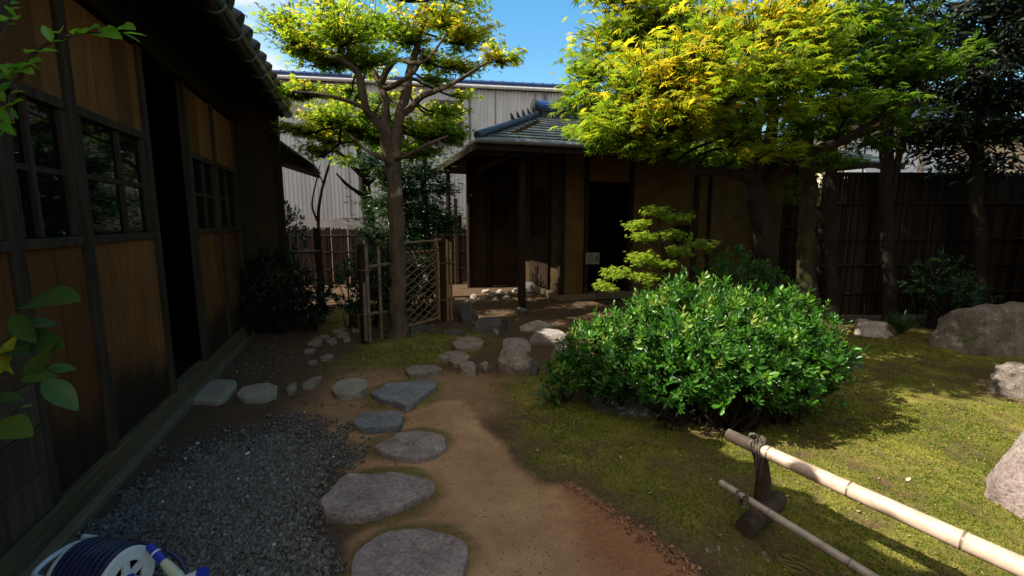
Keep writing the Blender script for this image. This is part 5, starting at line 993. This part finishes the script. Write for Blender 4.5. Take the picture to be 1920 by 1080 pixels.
for i, t in enumerate(np.linspace(0, 1, 9)):
    wv = .3*math.sin(PI*min(1, t*.97+.02))**.8*(1-.35*t)*1.25
    for j, s in enumerate((-1, -.5, 0, .5, 1)): BL.append((s*wv, t, .10*abs(s)*wv*2.2-.14*t*t+.012*math.sin(t*19)*abs(s)))
BL2 = [(x*.62, y, z) for x, y, z in BL]
for i in range(8):
    for j in range(4): BF.append((i*5+j, i*5+j+1, (i+1)*5+j+1, (i+1)*5+j))
g0 = D(-60, 900, 1.15); g0.z = 0
sprig('broadleaf_shrub', 'broad-leaved plant with one yellow leaf at the left edge of the picture', (g0.x, 1.15, 0),
  [[(-60,1500,1.15,.012),(-50,1000,1.15,.01),(-30,760,1.15,.008),(0,715,1.15,.006),(40,700,1.13,.004),(80,690,1.12,.003)],[(-30,760,1.15,.006),(10,640,1.15,.004),(40,590,1.14,.003),(75,568,1.13,.002)],[(-30,780,1.15,.006),(-10,660,1.14,.004),(0,630,1.13,.003)],[(0,715,1.15,.004),(50,700,1.13,.003),(95,685,1.12,.0025)],[(-40,850,1.15,.005),(10,790,1.13,.003),(30,755,1.12,.002)]],
  [(48,572,1.13,134,548,0,.35,.3),(25,590,1.13,60,642,0,.3,-.5),(52,604,1.14,106,606,0,.2,.9),(38,630,1.15,98,626,0,.15,.2),(60,645,1.13,112,645,0,.2,1.2),(-12,640,1.1,12,700,1.1,1.,-.2),(2,700,1.1,20,628,0,.95,.0),(80,700,1.12,76,642,1.05,.6,.1),(40,712,1.12,100,702,1.1,.62,.4),(90,690,1.11,142,690,0,.3,.9),(82,712,1.1,146,766,0,.45,.2),(40,765,1.12,62,758,1.1,.7,.0),(-15,800,1.1,46,806,1.05,.7,.3),(-10,745,1.12,40,745,0,.3,.5),(5,660,1.14,40,650,0,.2,.2)],
  1, 'leaf_broad', [(x*.82, y, z) for x, y, z in BL], BF)
g1 = D(-45, 300, 1.2); g1.z = 0
lv = []
rr = random.Random(5)
for (px, py, qx, qy) in ((50,100,80,88),(70,96,106,92),(95,78,82,44),(112,62,105,50),(122,76,125,64),(155,66,175,40),(148,66,158,54),(138,64,142,48),(180,62,216,60),(212,60,242,42),(228,62,272,62),(228,62,264,76),(95,80,118,74),(45,112,76,128),(30,140,60,100),(20,150,-6,130),(35,135,55,130),(30,120,8,128),(20,175,48,168),(10,190,-8,170),(10,210,30,180),(15,200,35,222),(0,230,22,248),(-5,180,16,150),(0,260,10,230),(15,20,38,12),(5,40,22,22),(0,50,25,40),(8,10,30,30),(20,8,36,2),(-5,150,18,140),(0,205,14,228)):
    lv.append((px, py, 1.2+rr.uniform(-.05, .05), qx, qy, 1.05, rr.uniform(0, 1), rr.uniform(-.6, .6)))
sprig('leafy_sapling', 'slender sapling reaching a leafy twig across the house wall at top left', (g1.x, 1.2, 0),
  [[(-45,1400,1.2,.02),(-45,700,1.2,.018),(-40,400,1.2,.016),(-30,200,1.2,.015),(-10,60,1.2,.014),(15,-30,1.2,.012)],[(-35,300,1.2,.007),(10,215,1.2,.005),(40,140,1.2,.0042),(70,95,1.2,.0036),(100,78,1.2,.003),(150,64,1.2,.0024),(200,60,1.2,.0018),(235,62,1.2,.001)],[(-20,120,1.2,.005),(10,50,1.2,.003),(22,15,1.2,.002)]],
  lv, 1, 'leaf_twig', BL2, BF, 'sapling')
# small white stake under the bush
q_ = G(1161, 712, .1); mb = MB(); mb.box((0, 0, .06), (.012, .006, .16)); o = mb.build('plant_stake', M['paper']); o.location = (q_.x, q_.y-.05, .02); tag(o, 'tiny white plant stake at the lower edge of the bush', 'plant stake')

# evergreens and fence closing the garden on its right side (mirrored in the house's panes)
slat_fence('bamboo_fence', 'split-bamboo fence closing the garden on its right side, beyond the picture edge', (7.9, 6.9), (7.9, -2), 2.0, [.35, .75, 1.12, 1.62], 'fence_slat', .05, posts=5)
for k, (x, y, z) in enumerate(((6.6, 4.2, 2.6), (6.9, 1.6, 2.4), (6.4, -.8, 2.5))):
    shrub('evergreen_tree', ['broad evergreen outside the right edge, nearest the fence corner', 'broad evergreen outside the right edge, middle of three', 'broad evergreen outside the right edge, nearest the viewer'][k], [(x, y, z, 1.0, 1.3, 2.0), (x+.4, y-.3, z+1.6, 1.0, 1.4, 1.3), (x+.3, y+.5, z-1.2, .9, 1.1, 1.2)], 1300, .2, 'leaf_mid', 70+k, 'tree', tint=(.0, .8), stemr=.03)
